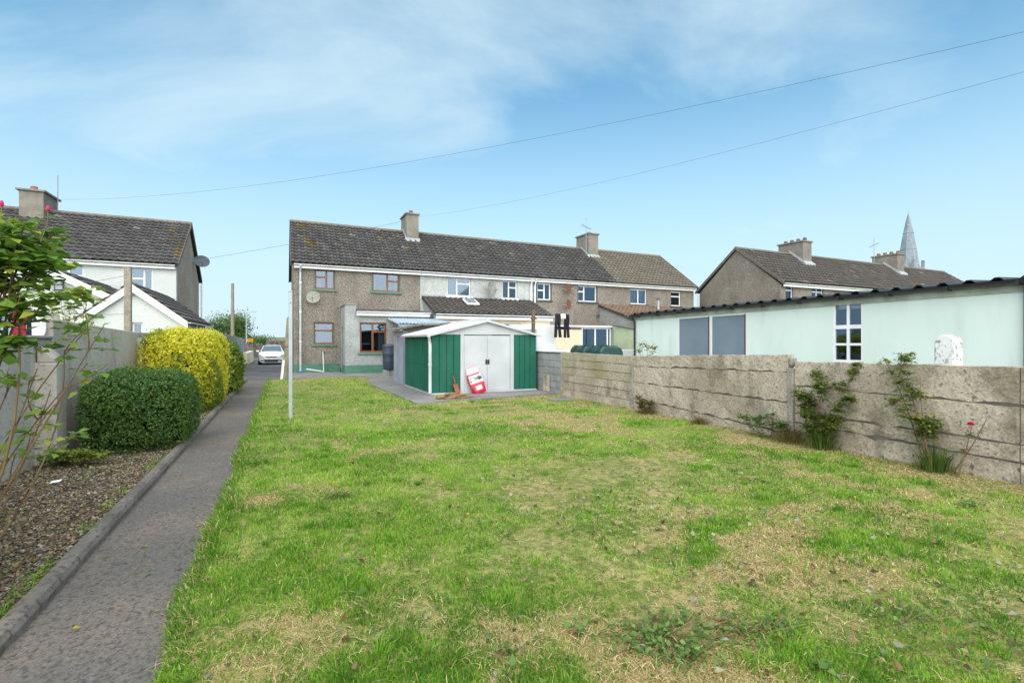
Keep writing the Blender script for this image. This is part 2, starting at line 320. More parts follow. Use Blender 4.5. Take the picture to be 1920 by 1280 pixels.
def tile_roof(name, parent, x0, x1, ye, ze, yr, zr, tw=.3, ch=.33, stops=None, seed=0, lichen=(), dirn='x', lift=.05):
    """interlocking concrete tiles on one slope. dirn 'x': courses run along x, slope from (ye,ze) up to (yr,zr)"""
    r = np.random.default_rng(seed); n_w = max(1, round(abs(x1 - x0) / tw)); L_ = math.hypot(yr - ye, zr - ze); n_c = max(1, round(L_ / ch))
    ty, tz = (yr - ye) / L_, (zr - ze) / L_; ny, nz = -tz, ty
    if nz < 0: ny, nz = -ny, -nz
    cw = (x1 - x0) / n_w; cl = L_ / n_c; prof = [(0, -.012), (.1, .03), (.28, .05), (.46, .03), (.56, 0), (.9, -.004), (1.0, -.012)]; k = len(prof)
    V = []; Lp = []; Ln = []; C = []
    for j in range(n_c):
        for i in range(n_w):
            a = x0 + i * cw; jit = r.normal(0, .004); base = len(V) ; t = np.clip(r.normal(.5, .13), 0, 1); c = lerp_cols(np.array([t]), stops)[0]
            for (lx, lj, lr, lc) in lichen:
                if r.random() < .2 * lc * math.exp(-(((a - lx) / lr) ** 2 + ((j / n_c - lj) / .16) ** 2)): c = np.array((.13, .1, .045)) * r.uniform(.6, 1.2)
            if r.random() < .012: c = np.array((.17, .165, .155))
            for row, (d, nn) in enumerate(((j * cl + .07, -.02), (j * cl, lift + jit), ((j + 1) * cl + .02, .006 + jit * .3))):
                for q, (u, h) in enumerate(prof):
                    hh = nn + (h if row else h * .7); p1 = ye + ty * d + ny * hh; p2 = ze + tz * d + nz * hh
                    V.append((a + u * cw, p1, p2) if dirn == 'x' else (p1, a + u * cw, p2)); C.append(c)
            for row in (0, 1):
                for q in range(k - 1): Lp += [base + row * k + q, base + row * k + q + 1, base + (row + 1) * k + q + 1, base + (row + 1) * k + q]; Ln.append(4)
    o = np_mesh(name, np.array(V), np.array(Lp), np.array(Ln), np.array(C), 'roof_tile', parent); return tag(o, kind='stuff')
DARK = [(0, (.04, .039, .041)), (.5, (.078, .076, .08)), (1, (.13, .126, .128))]
TAN = [(0, (.11, .1, .086)), (.5, (.155, .14, .118)), (1, (.21, .19, .16))]
BROWN = [(0, (.12, .085, .065)), (.5, (.18, .125, .095)), (1, (.24, .17, .12))]
GREYT = [(0, (.05, .046, .045)), (.5, (.085, .078, .074)), (1, (.13, .12, .112))]

def window(parent, axis, u0, u1, z0, z1, c, mf, cells, sill=None, fr=.055, depth=.07, inset=.09, curtain=None, sill_out=.08, surround=None, label=None):
    """frame bars round a set of cells (fractions ua,ub,za,zb) at plane c (outer wall face, opening towards -axis); panes, sill and curtains are sub-parts"""
    def bx(mb, ua, ub, ca, cb, za, zb): return mb.box(ua, ub, ca, cb, za, zb) if axis == 'x' else mb.box(ca, cb, ua, ub, za, zb)
    W = u1 - u0; Hh = z1 - z0; y0 = c + inset; y1 = y0 + depth; holes = []
    for (a, b, d, e) in cells:
        ga = fr if a == 0 else fr * .55; gb = fr if b == 1 else fr * .55; gd = fr if d == 0 else fr * .55; ge = fr if e == 1 else fr * .55
        holes.append((u0 + a * W + ga, u0 + b * W - gb, z0 + d * Hh + gd, z0 + e * Hh - ge))
    mb = MB(); mb.wall(axis, u0 + .003, u1 - .003, y0, y1, z0 + .003, z1 - .003, holes); f = mb.build('window', mf, parent)
    for h in holes: bx(MB(), h[0] - .01, h[1] + .01, y0 + depth * .45, y0 + depth * .55, h[2] - .01, h[3] + .01).build('pane', 'glass', f)
    if sill: bx(MB(), u0 - .1, u1 + .1, c - sill_out, c + inset, z0 - .1, z0 - .002).build('sill', sill, f, bevel=.008)
    if surround:
        s = .05; bx(MB(), u0 - s, u0 - .002, c - .012, c + .02, z0, z1 - .004).build('surround', surround, f); bx(MB(), u1 + .002, u1 + s, c - .012, c + .02, z0, z1 - .004).build('surround', surround, f)
    for cu in (curtain or ()):
        a, b = u0 + cu[0] * W, u0 + cu[1] * W; n = max(6, int((b - a) / .025)); vs_ = []; fs = []
        for i in range(n + 1):
            uu = a + (b - a) * i / n; cc = y1 + .12 + .025 * math.sin(i * 1.3)
            for z in (z0 - .05, z1 + .05): vs_.append((uu, cc, z) if axis == 'x' else (cc, uu, z))
        for i in range(n): fs.append((2 * i, 2 * i + 2, 2 * i + 3, 2 * i + 1))
        MB().add(vs_, fs).build('curtain', cu[2] if len(cu) > 2 else 'curtain', f, smooth=True, recalc=False)
    if label: f['label'] = label
    return f
def gutter(name, parent, axis, u0, u1, c, z, m='upvc', r=.06, sgn=-1):
    mb = MB(); pr = [(-r, 0), (-r * .8, -r * .75), (0, -r * 1.05), (r * .8, -r * .75), (r, 0), (r * .85, 0), (0, -r * .85), (-r * .85, 0)]
    mb.prism([(c + sgn * r + p, z + q) for p, q in pr], axis, u0, u1) if axis == 'x' else mb.prism([(c + sgn * r + p, z + q) for p, q in pr], axis, u0, u1)
    return mb.build(name, m, parent)
def dish(parent_or_none, name, p, r, aim, m, label=None, cat=None, squash=1.0, arm=(0, .25, -.05), back=(0, .3, 0)):
    """satellite dish; p centre of the reflector, aim unit direction it faces, back = offset to its wall fixing"""
    o = thing(name, p, label, cat); aim = Vector(aim).normalized(); q = aim.to_track_quat('Z', 'Y').to_matrix(); p = Vector(p); mb = MB(); vs_ = []; fs = []; n = 24; rings = (0, .35, .7, 1.0)
    for side in (0, 1):
        for rr in rings:
            for k in range(n):
                a = 2 * math.pi * k / n; l = Vector((math.cos(a) * rr * r * squash, math.sin(a) * rr * r, .16 * r * rr * rr - side * .012)); vs_.append(p + q @ l)
    for s_ in (0, 1):
        for i in range(3):
            for k in range(n): fs.append(tuple(s_ * 4 * n + j for j in (i * n + k, i * n + (k + 1) % n, (i + 1) * n + (k + 1) % n, (i + 1) * n + k)))
    for k in range(n): fs.append((3 * n + k, 3 * n + (k + 1) % n, 7 * n + (k + 1) % n, 7 * n + k))
    mb.add(vs_, fs).build('reflector', m, o, smooth=True)
    end = p + aim * r * 1.1 + Vector((0, 0, -r * .35)); MB().tube([p + Vector((0, 0, -r * .9)), end], .012, 6).build('feed_arm', 'steel', o)
    MB().tube([end - aim * .02, end - aim * .14 + Vector((0, 0, .03))], .03, 8).build('receiver', 'dish_grey', o)
    MB().tube([p - aim * .02, p - aim * .1 + Vector((0, 0, -.05)), p + Vector(back)], .018, 6).build('bracket', 'steel', o); return o

# ================================================================== SETTING
def gz(x, y):   # the drive drops a little towards the road
    return -.3 * min(1, max(0, (y - 26) / 16))
ys = [-60, -20, -5, 5, 15, 20.5, 21.3, 24, 26, 30, 34, 38, 42, 48, 60, 90, 150, 300, 700, 2500]; xs = [-2500, -600, -150, -60, -25, -12, -6, -2.9, -.5, 3, 8, 14, 25, 40, 70, 150, 600, 2500]
mb = MB(); mb.add([(x, y, gz(x, y) - .03) for y in ys for x in xs], [(j * len(xs) + i, j * len(xs) + i + 1, (j + 1) * len(xs) + i + 1, (j + 1) * len(xs) + i) for j in range(len(ys) - 1) for i in range(len(xs) - 1)])
tag(mb.build('ground', 'ground'), kind='structure')
def sheet(name, pts, z, m, th=.05, kind='structure'):
    return tag(MB().prism(pts, 'z', z - th, z).build(name, m), kind=kind)
LAWN = [(-.5, -3), (7.1, -3), (7.1, 11.5), (2.93, 11.5), (2.93, 15.9), (2.6, 17.6), (3.1, 21.2), (-.5, 21.2)]
nx, ny_ = 40, 110; gx = np.linspace(-.5, 7.1, nx); gy = np.linspace(-3, 21.2, ny_); GX, GY = np.meshgrid(gx, gy); GZ = .015 + .022 * (fbm(GX, GY, .6, 5) - .5) * 2
GZ[:, 0] = .012
V = np.stack([GX, GY, GZ], -1).reshape(-1, 3); idx = np.arange(nx * ny_).reshape(ny_, nx); q = np.stack([idx[:-1, :-1], idx[:-1, 1:], idx[1:, 1:], idx[1:, :-1]], -1).reshape(-1, 4)
lw_ = np_mesh('lawn', V, q.ravel(), np.full(len(q), 4), None, 'lawn_soil'); tag(lw_, kind='structure')
for p in lw_.data.polygons: p.use_smooth = True
sheet('garden_path', [(-1.25, -3), (-.47, -3), (-.47, 21.25), (-1.25, 21.25)], .012, 'path')
sheet('shed_slab', [(2.9, 11.45), (4.6, 11.75), (7.07, 11.95), (7.07, 17.2), (2.72, 17.2), (2.82, 14)], .045, 'slab', .08)
sheet('patio', [(-.3, 21.35), (3.2, 21.35), (2.75, 17.25), (7.07, 17.25), (7.07, 25.17), (.3, 25.17), (.3, 21.6)], .026, 'slab', .05)
# drive
mb = MB(); dy_ = [21.27, 24, 26, 30, 34, 38, 42, 46, 52]; mb.add([(x, y, gz(x, y) - .004) for y in dy_ for x in (-2.45, .42)], [(2 * j, 2 * j + 1, 2 * j + 3, 2 * j + 2) for j in range(len(dy_) - 1)])
tag(mb.build('drive', 'asphalt'), kind='structure')
tag(MB().box(-40, 60, 52, 58.5, -.4, -.292).build('road', 'asphalt'), kind='structure')
tag(MB().box(-2.72, -1.36, -3, 21.2, -.05, .03).build('planting_bed', 'soil'), kind='structure')
k = thing('kerb', (-1.3, 2, 0), None, None); tag(k, kind='structure')
y = -3.0
while y < 21.1:
    l = random.uniform(.88, .95); a = random.uniform(-.004, .004); zt = .1 + random.uniform(-.006, .006); x0, x1 = -1.365 + a, -1.245 + a
    MB().prism([(x0, -.03), (x1, -.03), (x1, zt - .045), (x1 - .018, zt - .014), (x1 - .045, zt), (x0 + .03, zt), (x0, zt - .03)], 'y', y, min(y + l - .006, 21.2)).build('kerb_stone', 'kerb', k); y += l
tag(MB().box(-.1, .35, 40, 40.3, -.3, -.2).build('drive_threshold', 'kerb'), kind='structure')

# ================================================================== TERRACE OF HOUSES
FY, BY, RY, RZ, EY, EZ = 25.19, 32.2, 28.7, 7.97, 24.93, 5.2
def roof_prism(mb, x0, x1, ye, ze, yr, zr, yb, zb, t=.1): return mb.prism([(ye, ze), (yr, zr), (yb, zb), (yb, zb - t), (yr, zr - t * 1.3), (ye, ze - t)], 'x', x0, x1)
def chimney(parent, x0, x1, y0, y1, zb, zt, pots, m='chimney', roof_y=None, slope=.733):
    c = MB().box(x0, x1, y0, y1, zb, zt).build('chimney', m, parent, bevel=.01)
    MB().box(x0 - .07, x1 + .07, y0 - .07, y1 + .07, zt, zt + .1).build('chimney_cap', m, c, bevel=.015)
    for (px_, py_, h) in pots: MB().lathe([(.11, 0), (.13, .03), (.11, .06), (.1, h - .05), (.125, h - .03), (.12, h)], (px_, py_, zt + .1), 12).build('chimney_pot', 'pot', c, smooth=True)
    f = MB(); za = EZ + (y0 - EY) * slope
    f.prism([(y0 - .14, za - .04), (y0, za + .02), (y0, za + .2), (y0 - .02, za + .2), (y0 - .02, za + .08), (y0 - .14, za + .02)], 'x', x0 - .08, x1 + .08)
    f.prism([(y0, za + .02), (RY, RZ + .02), (RY, RZ + .2), (y0, za + .2)], 'x', x0 - .03, x0 - .001); f.prism([(y0, za + .02), (RY, RZ + .02), (RY, RZ + .2), (y0, za + .2)], 'x', x1 + .001, x1 + .03)
    f.build('flashing', 'lead', c); return c
def terrace_house(x0, x1, label, mfront, wins, stops, seed, left_end=False, right_end=False, lichen=(), mgable='pebble_brown', fy=FY, ridge=RZ, name='terraced_house', group='terraced houses behind the garden', extra_holes=(), plinth=None):
    dY = fy - FY; h = thing(name, ((x0 + x1) / 2, fy + 3.5, 0), label, 'house', group); Y0, Y1 = fy, BY + dY; ry = RY + dY; ey = EY + dY
    holes = [(a, b, c, d) for (a, b, c, d, *_) in wins] + list(extra_holes)
    MB().wall('x', x0, x1, Y0, Y0 + .28, -.35, 5.12, holes).build('front_wall', mfront, h)
    MB().box(x0, x1, Y1 - .28, Y1, -.35, 5.12).build('back_wall', mgable, h)
    rise = (ridge - EZ) / (RY - EY)
    def end(xa, xb, nm):
        MB().prism([(Y0 + .285, -.35), (Y1 - .285, -.35), (Y1 - .285, 5.1), (Y1 - .1, 5.12), (ry, ridge - .16), (Y0 + .1, 5.12), (Y0 + .285, 5.1)], 'x', xa, xb).build(nm, mgable, h)
    end(x0, x0 + .25, 'gable_wall' if left_end else 'party_wall')
    if right_end: end(x1 - .25, x1, 'gable_wall')
    MB().box(x0 + .25, x1 - (.25 if right_end else 0), Y0 + .28, Y1 - .28, 2.55, 2.75).build('upper_floor', 'interior', h)
    MB().box(x0 + .25, x1 - (.25 if right_end else 0), Y0 + 3.4, Y0 + 3.5, -.3, 5.12).build('inner_wall', 'interior', h)
    ra, rb = x0 - (.12 if left_end else 0), x1 + (.12 if right_end else 0)
    rf = roof_prism(MB(), ra, rb, ey, EZ, ry, ridge, 2 * ry - ey, EZ).build('roof', 'roof_felt', h)
    tile_roof('roof_tiles', rf, ra, rb, ey - .04, EZ + .005, ry, ridge + .02, stops=stops, seed=seed, lichen=lichen)
    rt = MB(); x = ra
    while x < rb - .02:
        e = min(x + .44, rb); rt.tube([(x + .004, ry, ridge + .0), (e - .004, ry, ridge + .0)], .115, 10); x = e
    tag(rt.build('ridge_tiles', 'ridge', rf), kind='stuff')
    if left_end or right_end:
        for (xa, xb) in ([(x0 - .15, x0 - .121)] if left_end else []) + ([(x1 + .121, x1 + .15)] if right_end else []):
            MB().prism([(ey - .06, EZ - .16), (ey - .06, EZ + .05), (ry, ridge + .09), (2 * ry - ey, EZ + .05), (2 * ry - ey, EZ - .16), (ry, ridge - .12)], 'x', xa, xb).build('verge_board', 'verge', h)
    MB().box(x0 + .01, x1 - .01, ey + .06, ey + .09, EZ - .22, EZ - .02).build('fascia', 'upvc', h)
    MB().box(x0 + .01, x1 - .01, ey + .092, Y0 - .002, EZ - .2, EZ - .17).build('soffit', 'upvc', h)
    gutter('gutter', h, 'x', x0 + .004, x1 - .004, ey + .058, EZ - .03, r=.055)
    for (a, b, c, d, mf, cells, kw) in wins: window(h, 'x', a, b, c, d, Y0, mf, cells, **kw)
    return h
LR2 = [(0, .58, 0, .62), (0, .58, .62, 1), (.58, 1, 0, 1)]
def L2(s, t): return [(0, s, 0, t), (0, s, t, 1), (s, 1, 0, 1)]      # left two panes, right one
def R2(s, t): return [(0, s, 0, 1), (s, 1, 0, t), (s, 1, t, 1)]
BF = dict(fr=.08, sill='green_surround', surround='green_surround')
H1 = terrace_house(.45, 6.55, 'brown pebbledashed end house with timber-brown windows and green sills', 'pebble_brown',
    [(1.37, 2.30, 4.04, 5.0, 'brown_frame', L2(.58, .62), dict(curtain=[(.0, .34)], **BF)), (4.08, 5.46, 4.04, 5.0, 'brown_frame', R2(.56, .58), dict(curtain=[(0, .14), (.86, 1)], **BF)),
     (1.33, 2.25, 1.37, 2.43, 'brown_frame', [(0, 1, 0, .62), (0, 1, .62, 1)], dict(**BF))], DARK, 1, left_end=True, lichen=[(.5, .4, .9, .9), (1.6, .55, .9, .5), (1.4, .85, .8, .5), (6.6, .62, 1.0, .8), (3.5, .95, 3, .3), (.4, .9, .6, .6)], extra_holes=[(3.0, 6.0, 0, 2.2)])
H2 = terrace_house(6.55, 13.3, 'grey-white pebbledashed terraced house with lean-to tiled extension and pale oval dish', 'pebble_pale',
    [(8.02, 9.40, 3.97, 4.96, 'upvc', R2(.42, .7), dict(sill='upvc', fr=.07, curtain=[(.0, .5), (.5, 1)])), (11.31, 12.26, 3.95, 4.98, 'upvc', R2(.45, .62), dict(sill='upvc', fr=.07, curtain=[(0, .42)]))], DARK, 2, lichen=[(7.0, .6, .8, .7)])
H3 = terrace_house(13.3, 19.25, 'grey-brown terraced house with two rust-red satellite dishes', 'pebble_brown',
    [(13.56, 14.5, 3.95, 4.95, 'upvc', L2(.55, .58), dict(sill='dark_sill', fr=.07, surround='dark_sill')), (16.43, 17.81, 3.95, 4.95, 'upvc', L2(.34, .62), dict(sill='dark_sill', fr=.07, surround='dark_sill'))], DARK, 3, lichen=[(18.9, .6, .5, .6)])
H4 = terrace_house(19.25, 26.0, 'far end terraced house with paler tan roof tiles', 'pebble_brown',
    [(20.46, 21.83, 3.92, 4.92, 'upvc', [(0, .5, 0, 1), (.5, 1, 0, 1)], dict(sill='dark_sill', fr=.07, curtain=[(0, .9)])), (23.92, 24.83, 3.9, 4.9, 'upvc', [(0, 1, 0, .66), (0, 1, .66, 1)], dict(sill='dark_sill', fr=.07, curtain=[(0, 1)]))], TAN, 4, right_end=True)
chimney(H1, 6.42, 7.12, 27.75, 29.2, 6.6, 8.82, [(6.77, 28.2, .22), (6.77, 28.8, .12)])
MB().tube([(6.7, 28.2, 9.1), (6.77, 28.2, 9.25), (6.84, 28.2, 9.1)], .01, 6).build('chimney_cowl', 'steel', H1)
chimney(H4, 18.95, 19.75, 27.75, 29.3, 6.6, 8.85, [(19.3, 28.2, .14), (19.35, 28.75, .1)])
# H1 trim: plinth, downpipe, waste pipe
MB().box(.43, 2.5, FY - .03, FY - .001, -.02, .42).build('plinth', 'green_paint', H1)
MB().box(2.0, 2.5, FY - .4, FY - .032, .027, .16).build('door_step', 'green_paint', H1, bevel=.01); MB().box(2.15, 2.5, FY - .3, FY - .034, .162, .29).build('door_step', 'green_paint', H1, bevel=.01)
dp = MB().tube([(.74, 24.9, 5.12), (.74, 25.02, 4.95), (.74, 25.08, 4.8), (.74, 25.08, .1)], .05, 10).build('downpipe', 'pipe_white', H1, smooth=True)
for z in (4.3, 2.9, 1.5): MB().tube([(.74, 25.08, z - .03), (.74, 25.08, z + .03)], .062, 10).build('pipe_collar', 'upvc', dp)
MB().box(.62, .88, 24.95, 25.15, .027, .1).build('pipe_shoe', 'blue_cap', dp, bevel=.02)
wp = thing('waste_pipe', (1.75, 25.0, .03), 'white plastic waste pipe lying bent at the green plinth', 'pipe')
MB().tube([(1.73, 25.1, .98), (1.73, 24.95, .98), (1.73, 24.93, .93), (1.76, 24.9, .05)], .022, 8).build('upright', 'upvc', wp, smooth=True); MB().tube([(1.76, 24.88, .055), (.98, 24.75, .2)], .028, 8).build('trailing_end', 'upvc', wp, smooth=True); MB().box(1.69, 1.83, 25.06, 25.19, .95, 1.03).build('stop_tap', 'rust', wp, bevel=.01)
dish(None, 'satellite_dish', (1.3, 24.86, 3.6), .31, (-.25, -1, .35), 'dish_grey', 'weathered grey satellite dish under the small upper window of the brown end house', 'satellite dish', back=(.05, .33, -.08))
dish(None, 'satellite_dish', (10.46, 24.8, 4.42), .42, (.45, -1, .2), 'dish_grey', 'large pale oval satellite dish on the grey-white house wall', 'satellite dish', squash=.8, back=(-.1, .35, 0))
dish(None, 'satellite_dish', (15.51, 24.84, 4.66), .3, (.6, -1, .2), 'dish_red', 'upper rust-red satellite dish on the grey-brown house', 'satellite dish', back=(-.3, .32, 0))
dish(None, 'satellite_dish', (15.51, 24.84, 3.72), .3, (.6, -1, .2), 'dish_red', 'lower rust-red satellite dish on the grey-brown house', 'satellite dish', back=(-.3, .32, 0))
for x in (13.12, 13.38):
    MB().tube([(x, 24.92, 5.1), (x, 25.08, 4.85), (x, 25.12, 4.7), (x, 25.12, 3.75 if x < 13.3 else .0)], .045, 8).build('downpipe', 'upvc', H2 if x < 13.3 else H3, smooth=True)
MB().tube([(17.9, 25.15, 3.9), (18.9, 25.15, 3.2)], .012, 6).build('cable', 'wire', H3); MB().tube([(18.4, 25.12, 3.75), (18.4, 25.12, 2.6)], .03, 8).build('vent_pipe', 'upvc', H3)
MB().box(17.78, 17.98, 25.13, 25.188, 3.0, 3.2).build('wall_vent', 'dark_sill', H3)
# ---- H1 flat-roofed extension
EX = 23.4
ext = MB().wall('x', 3.05, 6.55, EX, EX + .25, -.02, 2.82, [(3.23, 4.46, .99, 2.39)]).build('extension_wall', 'render_ext', H1)
MB().wall('y', EX + .0, FY - .003, 2.58, 2.83, -.02, 3.18, [(24.25, 25.0, .02, 2.2)]).build('extension_side_wall', 'render_ext', H1)
MB().box(2.831, 3.049, EX + .0, EX + .3, -.02, 3.18).build('extension_corner', 'render_ext', H1)
MB().box(2.54, 3.08, EX - .03, FY - .006, 3.182, 3.24).build('parapet_coping', 'chimney', H1, bevel=.01)
MB().box(2.62, 2.66, 24.255, 24.995, .03, 2.195).build('back_door', 'green_paint', H1); 
pw = MB().box(2.56, 4.85, EX - .025, EX - .001, -.02, .4).build('plinth', 'green_paint', H1); MB().box(2.553, 2.578, EX, 24.2, -.02, .4).build('plinth', 'green_paint', H1)
window(H1, 'x', 3.23, 4.46, .99, 2.39, EX, 'brown_frame', R2(.48, .7), fr=.08, sill='green_surround', surround=None, curtain=[(.72, 1.0), (0, .1)])
MB().prism([(EX - .12, 2.9), (FY - .004, 3.12), (FY - .004, 3.02), (EX - .12, 2.82)], 'x', 3.051, 6.53).build('extension_roof', 'roof_felt', H1)
mm = MB()
for i in range(60): x = random.uniform(3.1, 6.5); mm.box(x, x + random.uniform(.05, .2), EX - .11 + random.uniform(0, .1), EX + .1 + random.uniform(0, .2), 2.9, 2.935 + random.uniform(0, .035))
tag(mm.build('roof_moss', 'verge', H1), kind='stuff')
MB().box(3.06, 6.54, EX - .16, EX - .13, 2.7, 2.9).build('fascia', 'upvc', H1); gutter('gutter', H1, 'x', 3.055, 6.545, EX - .162, 2.9, r=.055)
# ---- H2 lean-to extension
MB().wall('x', 6.75, 13.05, EX - .6, EX - .35, -.02, 2.8, [(9.0, 11.3, 1.0, 2.45)]).build('extension_wall', 'cream', H2)
MB().prism([(EX - .345, -.02), (FY - .004, -.02), (FY - .004, 3.75), (EX - .345, 2.8)], 'x', 6.75, 6.95).build('extension_side_wall', 'render_ext', H2); MB().prism([(EX - .345, -.02), (FY - .004, -.02), (FY - .004, 3.75), (EX - .345, 2.8)], 'x', 12.85, 13.05).build('extension_side_wall', 'cream', H2)
er = MB().prism([(22.6, 2.84), (FY - .006, 3.86), (FY - .006, 3.76), (22.6, 2.74)], 'x', 6.62, 13.18).build('extension_roof', 'roof_felt', H2)
tile_roof('roof_tiles', er, 6.62, 13.18, 22.56, 2.86, FY - .01, 3.88, stops=GREYT, seed=8)
MB().box(6.62, 13.18, FY - .05, FY - .002, 3.9, 4.0).build('flashing', 'lead', H2)
MB().prism([(23.75, 3.42), (24.45, 3.70), (24.45, 3.77), (23.75, 3.49)], 'x', 8.65, 9.35).build('roof_light', 'upvc', H2); MB().prism([(23.83, 3.527), (24.37, 3.743), (24.37, 3.752), (23.83, 3.536)], 'x', 8.73, 9.27).build('roof_light_pane', 'car_glass', H2)
window(H2, 'x', 9.0, 11.3, 1.0, 2.45, EX - .6, 'upvc', [(0, .5, 0, .72), (0, .5, .72, 1), (.5, 1, 0, .72), (.5, 1, .72, 1)], sill='upvc')
MB().box(6.66, 13.14, 22.6, 22.63, 2.6, 2.8).build('fascia', 'upvc', H2); gutter('gutter', H2, 'x', 6.64, 13.16, 22.6, 2.84, r=.055)
MB().box(9.35, 9.55, 22.68, 22.79, 2.5, 2.7).build('wall_lamp', 'galv', H2, bevel=.01)
# ---- H3 conservatory, H4 lean-to
CY = 20.9
MB().wall('x', 11.9, 13.85, CY, CY + .2, -.02, 2.1).build('sunroom_wall', 'cream', H3); MB().wall('x', 13.855, 15.7, CY, CY + .2, -.02, .9).build('sunroom_wall', 'cream', H3)
MB().box(11.9, 12.1, CY + .202, FY - .003, -.02, 2.1).build('sunroom_wall', 'cream', H3); MB().box(15.5, 15.7, CY + .202, FY - .003, -.02, .9).build('sunroom_wall', 'cream', H3)
window(H3, 'x', 13.855, 15.7, .902, 2.22, CY, 'upvc', [(0, .46, 0, 1), (.46, .88, 0, 1), (.88, 1, 0, 1)], fr=.07, inset=.03)
window(H3, 'y', CY + .21, FY - .01, .902, 2.22, 15.5, 'upvc', [(0, .33, 0, 1), (.33, .66, 0, 1), (.66, 1, 0, 1)], fr=.07, inset=.03)
MB().prism([(CY - .12, 2.24), (FY - .004, 2.42), (FY - .004, 2.48), (CY - .12, 2.31)], 'x', 11.8, 15.85).build('sunroom_roof', 'upvc', H3)
MB().wall('y', 21.3, FY - .003, 18.0, 18.2, -.02, 2.5).build('extension_side_wall', 'pebble_grey', H4)
MB().prism([(21.3, 2.505), (FY - .003, 2.505), (FY - .003, 3.68)], 'x', 18.0, 18.2).build('extension_side_wall', 'pebble_grey', H4)
MB().wall('x', 18.2, 23.4, 21.3, 21.5, -.02, 2.5).build('extension_wall', 'pebble_grey', H4)
er = MB().prism([(21.1, 2.55), (FY - .006, 3.78), (FY - .006, 3.68), (21.1, 2.45)], 'x', 17.9, 23.5).build('extension_roof', 'roof_felt', H4)
tile_roof('roof_tiles', er, 17.9, 23.5, 21.06, 2.57, FY - .01, 3.8, stops=BROWN, seed=9)
fl = MB().tube([(22.0, 24.3, 3.4), (22.0, 24.3, 4.15)], .08, 10).build('flue_pipe', 'galv', H4, smooth=True); MB().lathe([(.08, 0), (.13, .05), (.13, .14), (.05, .2)], (22.0, 24.3, 4.15), 10).build('flue_cowl', 'verge', fl)
# aerials
def aerial(p, h, label, arms=True, hd=0):
    a = thing('television_aerial', p, label, 'aerial'); x, y, z = p
    MB().tube([(x, y, z), (x, y, z + h)], .022, 6).build('mast', 'steel', a)
    if arms:
        c, s = math.cos(hd), math.sin(hd); MB().tube([(x - .45 * c, y - .45 * s, z + h * .8), (x + .45 * c, y + .45 * s, z + h * .7)], .015, 6).build('boom', 'steel', a)
        for k in range(5):
            t = -.4 + .2 * k; MB().tube([(x + t * c - .16 * s, y + t * s + .16 * c, z + h * .75 - t * .11), (x + t * c + .16 * s, y + t * s - .16 * c, z + h * .75 - t * .11)], .008, 5).build('element', 'steel', a)
    return a
aerial((18.85, 27.9, 7.4), 2.6, 'television aerial mast beside the chimney of the far end terraced house', hd=.2)

# ================================================================== LEFT HOUSE
LH = terrace_house(-17.0, -4.7, 'white roughcast house with dark tiled roof beyond the left wall', 'roughcast_white',
    [(-6.5, -5.62, 3.95, 5.01, 'upvc', L2(.6, .5), dict(sill='upvc', fr=.07, curtain=[(0, 1)])), (-9.52, -8.2, 3.95, 5.01, 'upvc', R2(.58, .5), dict(sill='upvc', fr=.07, curtain=[(0, .95)]))], DARK, 5, right_end=True, left_end=True,
    lichen=[(-4.9, .3, .5, .8), (-5.5, .95, 2.5, .5), (-4.8, .7, .5, .7)], mgable='pebble_tan', fy=28.2, name='roughcast_house', group=None)
c = MB().box(-11.4, -10.5, 30.9, 32.6, 7.2, 8.72).build('chimney', 'chimney', LH, bevel=.01); MB().box(-11.5, -10.4, 30.8, 32.7, 8.722, 8.82).build('chimney_cap', 'chimney', c, bevel=.015)
for yy, hh in ((31.2, .2), (31.8, .14), (32.3, .16)): MB().lathe([(.14, 0), (.16, .03), (.13, hh)], (-10.95, yy, 8.82), 12).build('chimney_pot', 'pot', c, smooth=True)
MB().tube([(-4.55, 35.1, 5.0), (-4.55, 35.1, 0)], .045, 8).build('downpipe', 'upvc', LH)
aerial((-10.2, 31.6, 7.9), 1.9, 'thin aerial mast beside the chimney of the white roughcast house', arms=False)
dish(None, 'satellite_dish', (-4.25, 32.9, 6.1), .36, (.25, -1, .3), 'dish_blue', 'dark grey satellite dish on the gable of the white roughcast house', 'satellite dish', squash=1.1, back=(-.44, .25, -.1))
